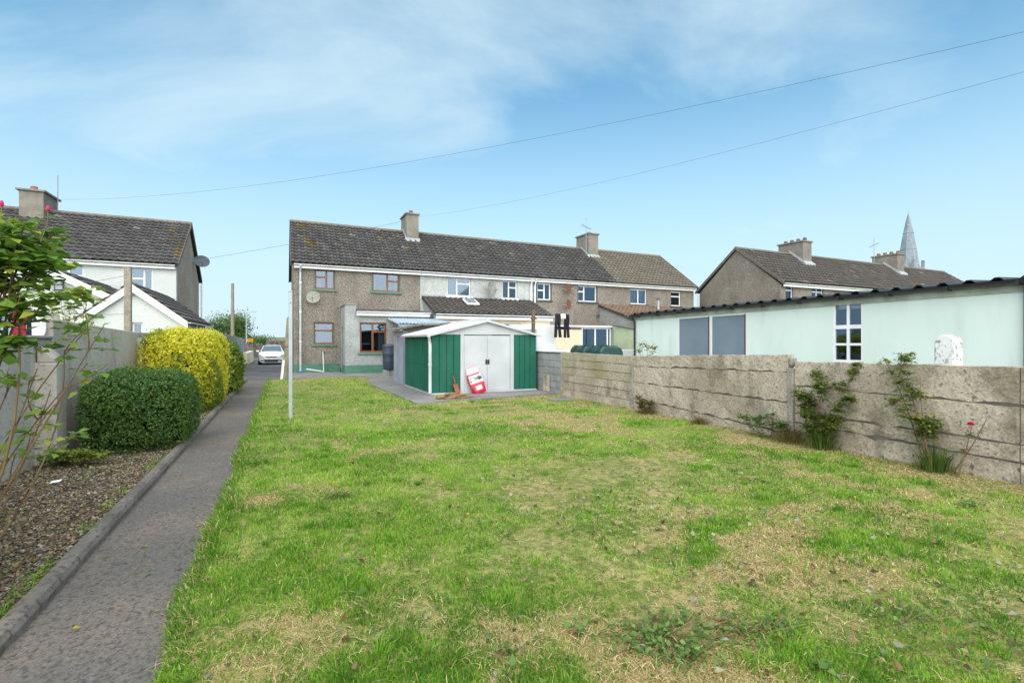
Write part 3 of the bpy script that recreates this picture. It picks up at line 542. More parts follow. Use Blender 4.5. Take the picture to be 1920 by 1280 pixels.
def gable_ext(xa, xb, xm, yf, yb, ze, zm, holes, wins, right_tiles):
    MB().wall('x', xa, xb, yf, yf + .25, -.02, ze, holes).build('extension_wall', 'roughcast_white', LH)
    MB().prism([(xa, ze + .002), (xb, ze + .002), (xm, zm - .06)], 'y', yf, yf + .25).build('extension_gable', 'roughcast_white', LH)
    for x in (xa, xb - .25): MB().box(x, x + .25, yf + .252, yb, -.02, ze).build('extension_side_wall', 'roughcast_white', LH)
    s1 = (zm - ze) / (xm - xa); s2 = (zm - ze) / (xb - xm); o = .22
    for (x_e, s) in ((xa - o, s1), (xb + o, -s2)):
        z_e = ze - o * abs(s) + .02
        r_ = MB().prism([(x_e, z_e), (xm, zm + .02), (xm, zm - .06), (x_e, z_e - .08)], 'y', yf - .12, yb).build('extension_roof', 'roof_felt', LH)
        tile_roof('roof_tiles', r_, yf - .12, yb, x_e, z_e + .02, xm, zm + .04, stops=[(0, (.09, .088, .088)), (.5, (.135, .13, .13)), (1, (.2, .195, .19))], seed=12, dirn='y')
        MB().prism([(x_e, z_e + .0), (xm, zm + .03), (xm, zm - .26), (x_e, z_e - .27)], 'y', yf - .16, yf - .122).build('barge_board', 'white_paint', LH)
        g_ = gutter('gutter', LH, 'y', yf - .1, yb, x_e, z_e - .02, r=.05, sgn=1 if x_e > xm else -1)
    for ww in wins: window(LH, 'x', *ww[:4], yf, 'upvc', ww[4], sill='upvc')
    MB().box(xm - .05, xm + .05, yf - .17, yf - .121, zm - .4, zm - .12).build('finial', 'white_paint', LH)
gable_ext(-6.4, -3.5, -5.02, 22.0, 28.19, 2.42, 3.6, [(-5.02, -4.7, 1.6, 2.22)], [(-5.02, -4.7, 1.6, 2.22, [(0, 1, 0, 1)])], True)
gable_ext(-9.9, -5.3, -7.5, 23.5, 28.18, 2.9, 4.08, [], [], True)
fl = thing('floodlight', (-7.5, 23.4, 3.5), 'small black floodlight below the left white gable', 'light')
MB().box(-7.64, -7.36, 23.32, 23.4, 3.4, 3.62).build('casing', 'black_plastic', fl, bevel=.01); MB().box(-7.6, -7.4, 23.312, 23.319, 3.44, 3.58).build('lens', 'lamp_glass', fl); MB().tube([(-7.42, 23.4, 3.6), (-7.42, 23.499, 3.72)], .02, 6).build('bracket', 'black_plastic', fl)

# ================================================================== RIGHT TERRACE, SPIRE
RTY = 20.05
def r_terrace():
    x0, x1 = 28.0, 55.0; fy = RTY; ez, rz, dep = 5.15, 7.85, 6.5; h = thing('terraced_house', ((x0 + x1) / 2, fy + 3, 0), 'brown roughcast terrace with plain gable beyond the mint garage', 'house')
    ws = [(28.45, 29.16, 4.1, 5.02), (31.0, 32.2, 4.1, 5.02), (35.1, 36.7, 4.1, 5.0), (40.2, 41.6, 4.1, 5.0)]
    MB().wall('x', x0, x1, fy, fy + .3, -.3, 5.08, ws).build('front_wall', 'pebble_brown', h); MB().box(x0, x1, fy + dep - .3, fy + dep, -.3, 5.08).build('back_wall', 'pebble_brown', h)
    ry = fy + dep / 2
    for xa in (x0, x1 - .3): MB().prism([(fy + .302, -.3), (fy + dep - .302, -.3), (fy + dep - .302, 5.08), (fy + dep - .08, 5.1), (ry, rz - .14), (fy + .08, 5.1), (fy + .302, 5.08)], 'x', xa, xa + .3).build('gable_wall', 'pebble_brown', h)
    MB().box(x0 + .31, x1 - .31, fy + 2.5, fy + 2.6, -.3, 5.08).build('inner_wall', 'interior', h)
    rf = roof_prism(MB(), x0 - .1, x1 + .1, fy - .25, ez, ry, rz, fy + dep + .25, ez).build('roof', 'roof_felt', h)
    tile_roof('roof_tiles', rf, x0 - .1, x1 + .1, fy - .29, ez + .01, ry, rz + .02, stops=GREYT, seed=21, tw=.32, ch=.36)
    MB().tube([(x0 - .1, ry, rz), (x1 + .1, ry, rz)], .11, 8).build('ridge_tiles', 'ridge', rf)
    MB().prism([(fy - .31, ez - .16), (fy - .31, ez + .05), (ry, rz + .09), (fy + dep + .31, ez + .05), (fy + dep + .31, ez - .16), (ry, rz - .12)], 'x', x0 - .13, x0 - .101).build('verge_board', 'verge', h)
    MB().box(x0, x1, fy - .2, fy - .17, ez - .25, ez - .02).build('fascia', 'upvc', h); gutter('gutter', h, 'x', x0, x1, fy - .202, ez - .03, r=.055)
    MB().tube([(x0 - .08, fy + dep + .1, 4.95), (x0 - .08, fy + dep + .05, 0)], .045, 8).build('downpipe', 'upvc', h)
    for i, wv in enumerate(ws): window(h, 'x', *wv, fy, 'upvc', [(0, .5, 0, .66), (0, .5, .66, 1), (.5, 1, 0, .66), (.5, 1, .66, 1)] if i else [(0, 1, 0, .66), (0, 1, .66, 1)], sill='dark_sill', curtain=[(0, 1)])
    for xa, pots in ((33.3, 4), (45.2, 4)):
        c = MB().box(xa, xa + .95, ry - 1.15, ry + .75, 6.6, 8.55).build('chimney', 'chimney', h, bevel=.01); MB().box(xa - .08, xa + 1.03, ry - 1.23, ry + .83, 8.552, 8.66).build('chimney_cap', 'chimney', c, bevel=.015)
        for k in range(pots): MB().lathe([(.13, 0), (.15, .04), (.12, .24)], (xa + .48, ry - .95 + .48 * k, 8.66), 10).build('chimney_pot', 'pot' if xa > 40 else 'verge', c, smooth=True)
        MB().prism([(ry - 1.4, 6.85), (ry - 1.15, 7.05), (ry - .1, 7.95), (ry - .1, 8.1), (ry - 1.15, 7.25), (ry - 1.4, 6.98)], 'x', xa - .04, xa - .001).build('flashing', 'lead', c); MB().prism([(ry - 1.4, 6.85), (ry - 1.155, 7.05), (ry - 1.155, 7.2), (ry - 1.4, 6.98)], 'x', xa, xa + 1).build('flashing', 'lead', c)
r_terrace()
aerial((44.0, RTY + 3.2, 7.6), 2.4, 'television aerial on the far roof left of the spire', hd=1.2)
wf = thing('white_fence', (27, 29.5, 0), 'white ribbed panel fence glimpsed between the two terraces', 'fence')
for i in range(9): MB().box(26.3 + i * .3, 26.57 + i * .3, 30.0 + (i % 2) * .02, 30.05 + (i % 2) * .02, -.2, 4.3).build('panel', 'white_paint', wf)
sx, sy = [c_ * 210 for c_ in ray(1703, 500)[:2]]
sp = thing('church_spire', (sx, sy, 0), 'tall grey stone church spire rising behind the far chimney', 'spire')
n8 = 8
def ngon(r, z, a0=0): return [(sx + r * math.cos(2 * math.pi * k / n8 + a0), sy + r * math.sin(2 * math.pi * k / n8 + a0), z) for k in range(n8)]
mbS = MB(); rs_ = [(4.0, 33), (2.9, 41), (1.85, 48), (.95, 53), (.12, 56.5)]; mbS.add(sum([ngon(r, z, .2) for r, z in rs_], []), [(i * 8 + k, i * 8 + (k + 1) % 8, (i + 1) * 8 + (k + 1) % 8, (i + 1) * 8 + k) for i in range(4) for k in range(8)]); s_ = mbS.build('spire', 'stone_spire', sp)
MB().tube([(sx, sy, 56.4), (sx, sy, 58.2)], .08, 6).build('finial', 'steel', sp)
for (r, z) in ((2.95, 41), (1.9, 48)): MB().add(ngon(r, z - .2, .2) + ngon(r + .1, z, .2) + ngon(r - .05, z + .25, .2), [(i * 8 + k, i * 8 + (k + 1) % 8, (i + 1) * 8 + (k + 1) % 8, (i + 1) * 8 + k) for i in range(2) for k in range(8)]).build('string_course', 'stone_spire', s_)
MB().box(sx - 4.2, sx + 4.2, sy - 4.2, sy + 4.2, -.4, 33).build('tower', 'stone_spire', sp)
for ax, ay in ((-1, -1), (1, -1), (-1, 1), (1, 1)): MB().prism([(sx + ax * 3.7 - .5, sy + ay * 3.7 - .5), (sx + ax * 3.7 + .5, sy + ay * 3.7 - .5), (sx + ax * 3.7 + .5, sy + ay * 3.7 + .5), (sx + ax * 3.7 - .5, sy + ay * 3.7 + .5)], 'z', 33, 36).build('pinnacle', 'stone_spire', sp)

# ================================================================== RIGHT BOUNDARY WALL
def slab_piece(parent, y0, y1, z_lo, z_hi, x, th, m, seed, rough=.012, edge=.012, nz=4, step=.16, lean=0.0):
    """one cast course: uneven front face and ragged top and bottom edges. z_lo / z_hi are functions of y"""
    r = np.random.default_rng(seed); ny = max(3, int((y1 - y0) / step)); Y = np.linspace(y0, y1, ny + 1); lo = np.array([z_lo(y) for y in Y]); hi = np.array([z_hi(y) for y in Y])
    wob = edge * (r.random(ny + 1) - .5); lo2 = lo + .003 + edge * .35 * r.random(ny + 1) ** 2 + (wob if z_lo(y0) > 0 else 0); hi2 = hi - .003 - edge * .35 * r.random(ny + 1) ** 2; vs_ = []; fs = []
    for j in range(nz + 1):
        for i in range(ny + 1):
            e = .02 if j in (0, nz) else 0.0; z = lo2[i] + (hi2[i] - lo2[i]) * (0.0 if j == 0 else 1.0 if j == nz else .015 + .97 * (j - 1) / (nz - 2))
            vs_.append((x + e + r.normal(0, rough * .45) + lean, Y[i], z))
    o = len(vs_)
    for j in (0, 1):
        for i in range(ny + 1): vs_.append((x + th, Y[i], (lo2 if j == 0 else hi2)[i]))
    W_ = ny + 1
    for j in range(nz):
        for i in range(ny): fs.append((j * W_ + i, j * W_ + i + 1, (j + 1) * W_ + i + 1, (j + 1) * W_ + i))
    for i in range(ny):
        fs += [(nz * W_ + i, nz * W_ + i + 1, o + W_ + i + 1, o + W_ + i), (o + i, o + i + 1, i + 1, i), (o + i + 1, o + i, o + W_ + i, o + W_ + i + 1)]
    fs += [tuple([j * W_ for j in range(nz + 1)] + [o + W_, o]), tuple([j * W_ + ny for j in range(nz, -1, -1)] + [o + ny, o + W_ + ny])]
    return MB().add(vs_, fs).build('wall_slab', m, parent)
XW = 7.1
rw = thing('boundary_wall', (XW, 5, 0), 'long weathered concrete slab wall along the right of the lawn', 'wall')
lin = lambda y0, z0, y1, z1: (lambda y: z0 + (z1 - z0) * (y - y0) / (y1 - y0))
MB().box(XW + .02, XW + .1, -3, 11.7, -.1, 1.1).build('wall_core', 'mortar', rw)
t1 = lin(8.72, 1.2, 11.7, 1.225)
for k in range(6): slab_piece(rw, 8.72, 11.68, lambda y, k=k: -.06 if k == 0 else t1(y) * k / 6, lambda y, k=k: t1(y) * (k + 1) / 6, XW, .14, 'concrete_moss' if k > 2 else 'concrete_wall', 30 + k, rough=.003, lean=random.uniform(-.006, .006))
b2 = [lambda y: -.06, lin(4.97, .1, 8.62, .26), lin(4.97, .58, 8.62, .62), lin(4.97, 1.06, 8.62, .97), lin(4.97, 1.34, 8.62, 1.21)]
for k in range(4): slab_piece(rw, 4.97, 8.62, b2[k], b2[k + 1], XW, .15, 'concrete_wall', 40 + k, rough=.006, edge=.04, lean=random.uniform(-.008, .004), nz=6, step=.1)
b3 = [lambda y: -.06, lin(-3, .1, 4.86, .3), lin(-3, .42, 4.86, .44), lin(-3, .82, 4.86, .86), lin(-3, 1.36, 4.86, 1.235)]
for (ya, yb) in ((2.35, 4.86), (-.4, 2.34), (-3, -.41)):
    for k in range(4): slab_piece(rw, ya, yb, b3[k], b3[k + 1], XW + .01, .15, 'concrete_wall', 50 + k + int(ya * 10), rough=.006, edge=.035, lean=random.uniform(-.006, .006), nz=6, step=.1)
for y, zt, wd in ((8.67, 1.1, .045), (4.915, 1.12, .05), (11.72, 1.2, .04)): MB().box(XW - .03, XW + .1, y - wd, y + wd, -.05, zt).build('wall_post', 'concrete_post', rw, bevel=.008)
MB().box(XW + .01, XW + .15, 4.9, 4.98, 1.14, 1.3).build('coping_lump', 'concrete_post', rw, bevel=.03)
bw_ = thing('block_wall', (XW, 13, 0), 'grey concrete block wall beside the green shed', 'wall')
MB().box(XW + .015, XW + .19, 11.79, 16.4, -.05, 1.18).build('mortar_core', 'mortar', bw_)
for r_ in range(6):
    y = 11.77 - (.22 if r_ % 2 else 0)
    while y < 16.4:
        a, b_ = max(y, 11.77), min(y + .43, 16.4)
        if b_ - a > .06: MB().box(XW, XW + .2, a + .005, b_ - .005, r_ * .2 - .03 + .005, r_ * .2 + .165).build('block', 'block', bw_, bevel=.005)
        y += .44
MB().box(XW - .02, XW + .22, 11.77, 16.42, 1.19, 1.225).build('coping', 'block', bw_, bevel=.008)
tag(MB().prism([(12.35, .05), (12.75, .05), (12.73, .55), (12.37, .52)], 'x', 7.045, 7.085).build('concrete_slab', 'concrete_wall', bevel=.006), 'small concrete slab leaning against the grey block wall', 'slab')
tag(MB().box(6.15, 6.75, 10.5, 10.95, .0, .055).build('drain_cover', 'slab', bevel=.01), 'flat concrete drain cover set in the lawn by the wall', 'drain cover')

# ================================================================== LEFT BOUNDARY WALL
lw = thing('boundary_wall', (-2.8, 10, 0), 'tall grey rendered concrete wall along the left planting bed', 'wall')
XL = -2.72
MB().box(XL - .2, XL, -3, 8.2, -.1, 1.57).build('low_section', 'concrete_left', lw, bevel=.012)
MB().prism([(8.22, -.1), (24.0, -.1), (24.0, 1.72), (12.1, 1.72), (8.22, 1.83)], 'x', XL - .12, XL + .02).build('tall_section', 'concrete_left', lw, bevel=.012)
MB().box(XL - .06, XL + .2, 7.76, 8.1, -.1, 1.28).build('pier', 'concrete_left', lw, bevel=.02); MB().prism([(XL + .022, 1.285), (XL + .19, 1.285), (XL + .022, 1.5)], 'y', 7.77, 8.09).build('pier_cap', 'concrete_left', lw)
for k in range(5):
    yy = 12.2 + k * 2.5; MB().box(XL - .0, XL + .1, yy, yy + .2, -.1, 1.6).build('pier', 'concrete_left', lw, bevel=.01)
MB().box(XL - .23, XL + .03, -3, 8.21, 1.572, 1.61).build('coping', 'concrete_post', lw, bevel=.01)
fe = thing('panel_fence', (-2.75, 33, 0), 'grey panel fence along the drive behind the hedges', 'fence')
y = 24.3
while y < 43: 
    z1 = 1.93 - (y - 25) * .017; MB().box(-2.8, -2.74, y, y + 1.76, gz(0, y + 1.7) - .05, z1).build('fence_panel', 'fence_grey', fe); MB().box(-2.84, -2.72, y + 1.77, y + 1.87, gz(0, y + 1.8) - .1, z1 + .04).build('fence_post', 'concrete_post', fe); y += 1.88

# ================================================================== GREEN SHED
SX0, SX1, SY0, SY1 = 3.72, 6.96, 13.05, 16.15; ZB = .047; ZE, ZA = 1.72, 2.12; SM = (SX0 + SX1) / 2
sh = thing('metal_shed', (SM, 14.6, ZB), 'green ribbed metal shed with white sliding doors and white gable', 'shed')
MB().box(SX0 - .03, SX1 + .03, SY0 - .03, SY1 + .03, ZB - .001, ZB + .04).build('base_rail', 'shed_white', sh)
def ribbed(axis, u0, u1, c, z0, z1, pitch, depth, sgn, wr=.3):
    vs_ = []; fs = []; n = max(1, round((u1 - u0) / pitch)); p = (u1 - u0) / n; prof = []
    for i in range(n): prof += [(u0 + i * p, 0), (u0 + (i + .5 - wr / 2) * p, 0), (u0 + (i + .5 - wr / 2 + .06) * p, 1), (u0 + (i + .5 + wr / 2 - .06) * p, 1), (u0 + (i + .5 + wr / 2) * p, 0)]
    prof.append((u1, 0)); k = len(prof)
    for z in (z0, z1):
        for (u, d) in prof: vs_.append((u, c + sgn * depth * d, z) if axis == 'x' else (c + sgn * depth * d, u, z))
    for i in range(k - 1): fs.append((i, i + 1, k + i + 1, k + i))
    return MB().add(vs_, fs)
ZM = .88
for (za, zb) in ((ZB + .04, ZM - .004), (ZM + .004, ZE)):
    ribbed('y', SY0 + .05, SY1, SX0, za, zb, .19, .05, -1, .42).build('side_panel', 'shed_green', sh); ribbed('y', SY0 + .05, SY1, SX1, za, zb, .19, .05, 1, .42).build('side_panel', 'shed_green', sh)
MB().box(SX0 - .052, SX0 - .001, SY0 + .06, SY1, ZM - .006, ZM + .006).build('mid_rail', 'shed_green', sh)
ribbed('x', SX0, SX1, SY1, ZB + .04, ZE, .17, .018, 1).build('back_panel', 'shed_green', sh)
DL, DR = 4.66, 6.1
edges_l = [SX0, 3.93, 4.14, 4.35, 4.545]; edges_r = [6.225, 6.42, 6.6, 6.78, SX1]
for ed in (edges_l, edges_r):
    for a, b_ in zip(ed[:-1], ed[1:]):
        p = MB().prism([(a + .004, SY0), (a + .02, SY0 - .014), (b_ - .02, SY0 - .014), (b_ - .004, SY0), (b_ - .004, SY0 + .02), (a + .004, SY0 + .02)], 'z', ZB + .04, ZE).build('front_panel', 'shed_green', sh)
        MB().tube([(a + .03, SY0 - .013, ZM), (a + .03, SY0 - .024, ZM)], .014, 8).build('bolt', 'bolt', p)
MB().box(SX0 - .012, SX0 + .05, SY0 - .02, SY0 + .06, ZB + .04, ZE - .001).build('corner_post', 'shed_green', sh); MB().box(SX1 - .03, SX1 + .012, SY0 - .018, SY0 + .06, ZB + .04, ZE - .001).build('corner_post', 'shed_green', sh)
for a, b_ in ((4.548, DL - .01), (DR + .01, 6.222)):
    MB().box(a, b_, SY0 - .03, SY0 + .02, ZB + .04, ZE).build('door_jamb', 'shed_white', sh, bevel=.004); MB().box((a + b_) / 2 - .006, (a + b_) / 2 + .006, SY0 - .036, SY0 - .0305, ZB + .05, ZE - .01).build('jamb_rib', 'shed_white', sh)
dm = 5.372
for a, b_ in ((DL, dm - .004), (dm + .004, DR)):
    dr = MB().box(a, b_, SY0 - .012, SY0 + .012, ZB + .045, ZE - .03).build('sliding_door', 'shed_white', sh, bevel=.003)
    MB().box(a + .12, b_ - .12, SY0 - .016, SY0 - .0125, ZM - .012, ZM + .012).build('door_rib', 'shed_white', dr)
    MB().box(dm - .06 if a < dm - .1 else dm + .01, dm - .01 if a < dm - .1 else dm + .06, SY0 - .04, SY0 - .0125, .86, 1.0).build('handle', 'black_plastic', dr, bevel=.006)
MB().box(SX0, SX1, SY0 - .034, SY0 + .02, ZE + .0, ZE + .045).build('door_track', 'shed_white', sh)
gsl = (ZA - ZE - .05) / (SM - SX0)
for a, b_ in ((SX0, 4.66), (4.665, 6.08), (6.085, SX1)):
    za = lambda x: ZE + .048 + gsl * (min(x, 2 * SM - x) - SX0)
    pts = [(a, ZE + .048), (b_, ZE + .048), (b_, za(b_) + .001)] + ([(SM, za(SM))] if a < SM < b_ else []) + [(a, za(a) + .001)]
    MB().prism(pts, 'y', SY0 - .012, SY0 + .006).build('gable_panel', 'shed_white', sh)
for s in (-1, 1):
    xe = SM + s * (SM - SX0 + .13); ze = ZE - .02; vs_ = []; fs = []; n = 16; L_ = (SY1 - SY0 + .2) / n
    pr = []
    for i in range(n): y = SY0 - .1 + i * L_; pr += [(y, 0), (y + L_ * .3, 0), (y + L_ * .38, .022), (y + L_ * .62, .022), (y + L_ * .7, 0)]
    pr.append((SY1 + .1, 0)); kk = len(pr)
    for (x, z) in ((xe, ze), (SM, ZA + .0)):
        for (y, d) in pr: vs_.append((x, y, z + .015 + d))
    for (x, z) in ((xe, ze), (SM, ZA + .0)):
        for (y, d) in pr: vs_.append((x, y, z + d * .8))
    for i in range(kk - 1): fs += [(i, i + 1, kk + i + 1, kk + i), (2 * kk + i + 1, 2 * kk + i, 3 * kk + i, 3 * kk + i + 1), (i + 1, i, 2 * kk + i, 2 * kk + i + 1), (kk + i, kk + i + 1, 3 * kk + i + 1, 3 * kk + i)]
    MB().add(vs_, fs).build('roof_sheet', 'roof_white', sh)
    MB().prism([(xe - .02, ze - .05), (SM, ZA - .035), (SM, ZA + .03), (xe - .02, ze + .012)] if s < 0 else [(xe + .02, ze - .05), (SM, ZA - .035), (SM, ZA + .03), (xe + .02, ze + .012)], 'y', SY0 - .13, SY0 - .102).build('roof_trim', 'shed_white', sh)
MB().tube([(SM, SY0 - .12, ZA + .035), (SM, SY1 + .1, ZA + .035)], .05, 8).build('ridge_cap', 'roof_white', sh)
gt = gutter('gutter', sh, 'y', SY0 - .16, SY1 + .1, SX0 - .09, ZE - .015, m='roof_white', r=.055)
MB().tube([(SX0 - .12, SY0 - .13, ZE - .06), (SX0 - .08, SY0 - .05, ZE - .2), (SX0 - .065, SY0 - .05, ZE - .3), (SX0 - .065, SY0 - .05, ZB + .05)], .045, 10).build('downpipe', 'roof_white', sh, smooth=True); MB().tube([(SX0 - .065, SY0 - .05, ZM - .04), (SX0 - .065, SY0 - .05, ZM + .03)], .054, 10).build('pipe_collar', 'roof_white', sh)
MB().box(SX1 + .03, SX1 + .22, SY0 - .12, SY0 + .4, ZE - .05, ZE - .03).build('right_flashing', 'roof_white', sh)
# bag, spade, logs
def bag():
    o = thing('feed_bag', (5.0, 12.86, ZB), 'red and white plastic sack slumped against the shed doors', 'bag'); n = 12; rows = 12; vs_ = []; fs = []; W0 = .2
    def centre(t): return Vector((5.06 - .21 * t, 12.84 + .16 * t, ZB + .005 + .72 * t))
    def ring(t, k, g=0.0):
        a = 2 * math.pi * k / n; w_ = W0 * (1.0 - .22 * max(0, t - .55) / .45) * (1 + .12 * math.sin(3.1 * t)) + g; d_ = .12 * (1 - .75 * t ** 1.6) * (1 if t > .04 else .8) + g
        c = centre(t); ca, sa = math.cos(a), math.sin(a); ca = math.copysign(abs(ca) ** .6, ca); sa = math.copysign(abs(sa) ** .7, sa)
        return c + Vector((ca * w_ * .96, sa * d_, ca * w_ * .27)) + Vector((.006 * math.sin(9 * t + k), .008 * math.sin(7 * t + 2 * k), 0))
    ts = [i / (rows - 1) for i in range(rows)]
    for t in ts: vs_ += [ring(t, k) for k in range(n)]
    for i in range(rows - 1):
        for k in range(n): fs.append((i * n + k, i * n + (k + 1) % n, (i + 1) * n + (k + 1) % n, (i + 1) * n + k))
    fs += [tuple(range(n - 1, -1, -1)), tuple(range((rows - 1) * n, rows * n))]
    zmin = min(v.z for v in vs_); vs_ = [Vector((v.x, v.y, max(v.z, ZB + .001))) for v in vs_]
    body = MB().add(vs_, fs).build('sack', 'bag_red', o, smooth=True)
    def patch(nm, t0, t1, k0, k1, m, g=.004, st=6):
        v2 = []; f2 = []
        for i in range(st + 1):
            for j in range(st + 1): v2.append(ring(t0 + (t1 - t0) * i / st, k0 + (k1 - k0) * j / st, g))
        for i in range(st):
            for j in range(st): f2.append((i * (st + 1) + j, i * (st + 1) + j + 1, (i + 1) * (st + 1) + j + 1, (i + 1) * (st + 1) + j))
        return MB().add(v2, f2).build(nm, m, body, smooth=True)
    patch('print_white_top', .78, .995, 5.9, 12.1, 'bag_white'); patch('print_pink', .68, .78, 10.6, 11.9, 'bag_pink')
    patch('print_band', .42, .72, 7.3, 11.4, 'bag_white', .005); patch('print_picture', .5, .66, 8.7, 10.6, 'bag_dark', .008); patch('print_picture', .47, .64, 7.45, 8.2, 'bag_dark', .008); patch('print_label', .16, .31, 8.6, 9.5, 'bag_white', .006); patch('print_mark', .85, .93, 7.6, 9.4, 'bag_pink', .007)
bag()
spd = thing('spade', (4.38, 12.95, ZB), 'small rusty orange spade leaning on the green shed', 'spade')
MB().add([(4.3, 12.97, .32), (4.44, 12.97, .32), (4.49, 12.87, ZB + .003), (4.36, 12.87, ZB + .003), (4.3, 12.955, .32), (4.44, 12.955, .32), (4.49, 12.855, ZB + .003), (4.36, 12.855, ZB + .003)], [(0, 1, 2, 3), (7, 6, 5, 4), (0, 4, 5, 1), (1, 5, 6, 2), (2, 6, 7, 3), (3, 7, 4, 0)]).build('blade', 'rust', spd)
MB().tube([(4.37, 12.96, .3), (4.34, 12.985, .45), (4.32, 13.0, .55)], [.02, .017, .02], 8).build('handle', 'rust', spd, smooth=True); MB().box(4.29, 4.45, 12.945, 12.985, .315, .33).build('tread', 'rust', spd)
LOGS = [(3.72, 12.02, .095, .15, .36, .05, 'thick short log at the left end of the firewood heap'), (3.95, 11.93, .075, -.35, .5, .03, 'split log lying at the front of the firewood heap'), (4.18, 12.05, .07, .3, .62, .024, 'long branch at the back of the firewood heap'), (4.3, 11.95, .065, -.12, .5, .018, 'thin branch lying right of the firewood heap'), (3.88, 12.0, .165, .55, .34, .035, 'short log lying on top of the firewood heap'), (4.1, 11.98, .12, .02, .6, .02, 'thin stick across the top of the firewood heap'), (4.4, 12.02, .06, .5, .34, .014, 'small twig at the right end of the firewood heap')]
for x, y, z, hd, l, r_, lb in LOGS:
    c, s = math.cos(hd) * l / 2, math.sin(hd) * l / 2; lg = thing('log', (x, y, z - r_), lb, 'log', 'firewood on the shed slab'); q = random.Random(int(x * 100)); J = lambda k: q.uniform(-k, k)
    MB().tube([(x - c, y - s, z + J(.01)), (x - c * .5, y - s * .5 + J(.03), z + J(.012)), (x, y + J(.02), z + .004), (x + c * .5, y + s * .5 + J(.03), z + J(.012)), (x + c, y + s, z + J(.02))], [r_ * .8, r_ * 1.1, r_, r_ * 1.15, r_ * .6], 7).build('bark', 'log', lg, smooth=True)
    MB().tube([(x + c * .2, y + s * .2, z), (x + c * .35 + .03, y + s * .4 + J(.06), z + .05 + J(.02))], [r_ * .5, r_ * .25], 6).build('side_branch', 'log', lg, smooth=True)

# ================================================================== OUTBUILDINGS BEHIND THE SHED
ob = thing('outbuilding', (5.3, 17.4, 0), 'low concrete outbuilding with blue-grey door behind the green shed', 'outbuilding')
MB().wall('y', 16.6, 18.15, 3.72, 3.9, .02, 1.88, [(16.75, 17.55, .05, 1.72)]).build('side_wall', 'grey_ply', ob)
MB().box(3.905, 7.0, 16.6, 16.8, .02, 1.9).build('front_wall', 'fibre', ob); MB().box(3.905, 7.0, 17.95, 18.15, .02, 1.9).build('back_wall', 'fibre', ob)
MB().box(3.76, 3.8, 16.76, 17.54, .055, 1.71).build('door', 'door_bluegrey', ob)
MB().prism([(3.48, 1.9), (4.3, 2.05), (7.0, 2.2), (7.0, 2.27), (4.3, 2.12), (3.48, 1.96)], 'y', 16.42, 18.3).build('roof', 'fibre', ob); MB().prism([(3.73, 1.905), (7.0, 1.905), (7.0, 2.19), (4.3, 2.04)], 'y', 16.6, 16.78).build('gable', 'fibre', ob)
MB().tube([(3.44, 16.4, 1.93), (4.36, 16.4, 2.1)], .05, 10).build('eaves_pipe', 'verge', ob, smooth=True)
cr_ = thing('lean_to_roof', (5.4, 21.8, 2), 'pale blue corrugated sheet roof on posts beside the extension window', 'roof')
def corr(x0, x1, ya, za, yb, zb, pitch, amp, t=.012, ns=6):
    n = int(round((x1 - x0) / pitch)) * ns; V1 = []; fs = []
    for (y, z) in ((ya, za), (yb, zb)):
        for dz in (0, -t):
            for i in range(n + 1): V1.append((x0 + (x1 - x0) * i / n, y, z + dz + amp * math.sin(2 * math.pi * i / ns)))
    k = n + 1
    for i in range(n): fs += [(i, i + 1, 2 * k + i + 1, 2 * k + i), (k + i + 1, k + i, 3 * k + i, 3 * k + i + 1), (i + 1, i, k + i, k + i + 1), (2 * k + i, 2 * k + i + 1, 3 * k + i + 1, 3 * k + i)]
    return MB().add(V1, fs)
corr(4.5, 7.0, 20.9, 2.3, 23.36, 2.62, .16, .022).build('corrugated_sheet', 'blue_sheet', cr_)
MB().box(4.5, 7.0, 20.95, 21.02, 2.16, 2.25).build('beam', 'blue_sheet', cr_); MB().tube([(4.5, 20.85, 2.25), (4.5, 23.36, 2.58)], .03, 8).build('edge_rail', 'blue_sheet', cr_)
for x in (4.6, 6.9): MB().box(x - .05, x + .05, 20.95, 21.05, .026, 2.155).build('post', 'timber', cr_)
MB().box(4.63, 4.71, 22.9, 22.98, .026, 2.42).build('post', 'timber', cr_)
tk = thing('water_butt', (4.0, 20.45, .026), 'dark blue plastic water butt standing on blocks by the extension', 'water butt')
MB().lathe([(.23, .3), (.245, .34), (.255, .5), (.262, .62), (.27, .66), (.262, .7), (.275, .92), (.285, .96), (.275, 1.0), (.268, 1.22), (.27, 1.26)], (4.0, 20.45, .03), 28).build('barrel', 'tank_blue', tk, smooth=True); MB().lathe([(.28, 1.29), (.29, 1.31), (.27, 1.36), (.1, 1.4)], (4.0, 20.45, .0), 28).build('lid', 'tank_blue', tk, smooth=True)
MB().box(3.76, 3.99, 20.28, 20.62, .027, .328).build('block', 'block', tk, bevel=.01); MB().box(4.01, 4.24, 20.28, 20.62, .027, .328).build('block', 'block', tk, bevel=.01)
tag(MB().tube([(4.42, 20.6, 1.5), (4.42, 20.6, .03)], .035, 10).build('drainpipe', 'timber', smooth=True), 'slim upright drainpipe between the water butt and the outbuilding', 'pipe')
tag(MB().add([(3.0, 20.2, .03), (4.1, 19.75, .03), (4.12, 19.8, .03), (3.02, 20.25, .03), (3.0, 20.2, .06), (4.1, 19.75, .1), (4.12, 19.8, .1), (3.02, 20.25, .06)], [(0, 3, 2, 1), (4, 5, 6, 7), (0, 1, 5, 4), (1, 2, 6, 5), (2, 3, 7, 6), (3, 0, 4, 7)]).build('plank', 'timber'), 'loose plank lying on the patio near the water butt', 'plank')

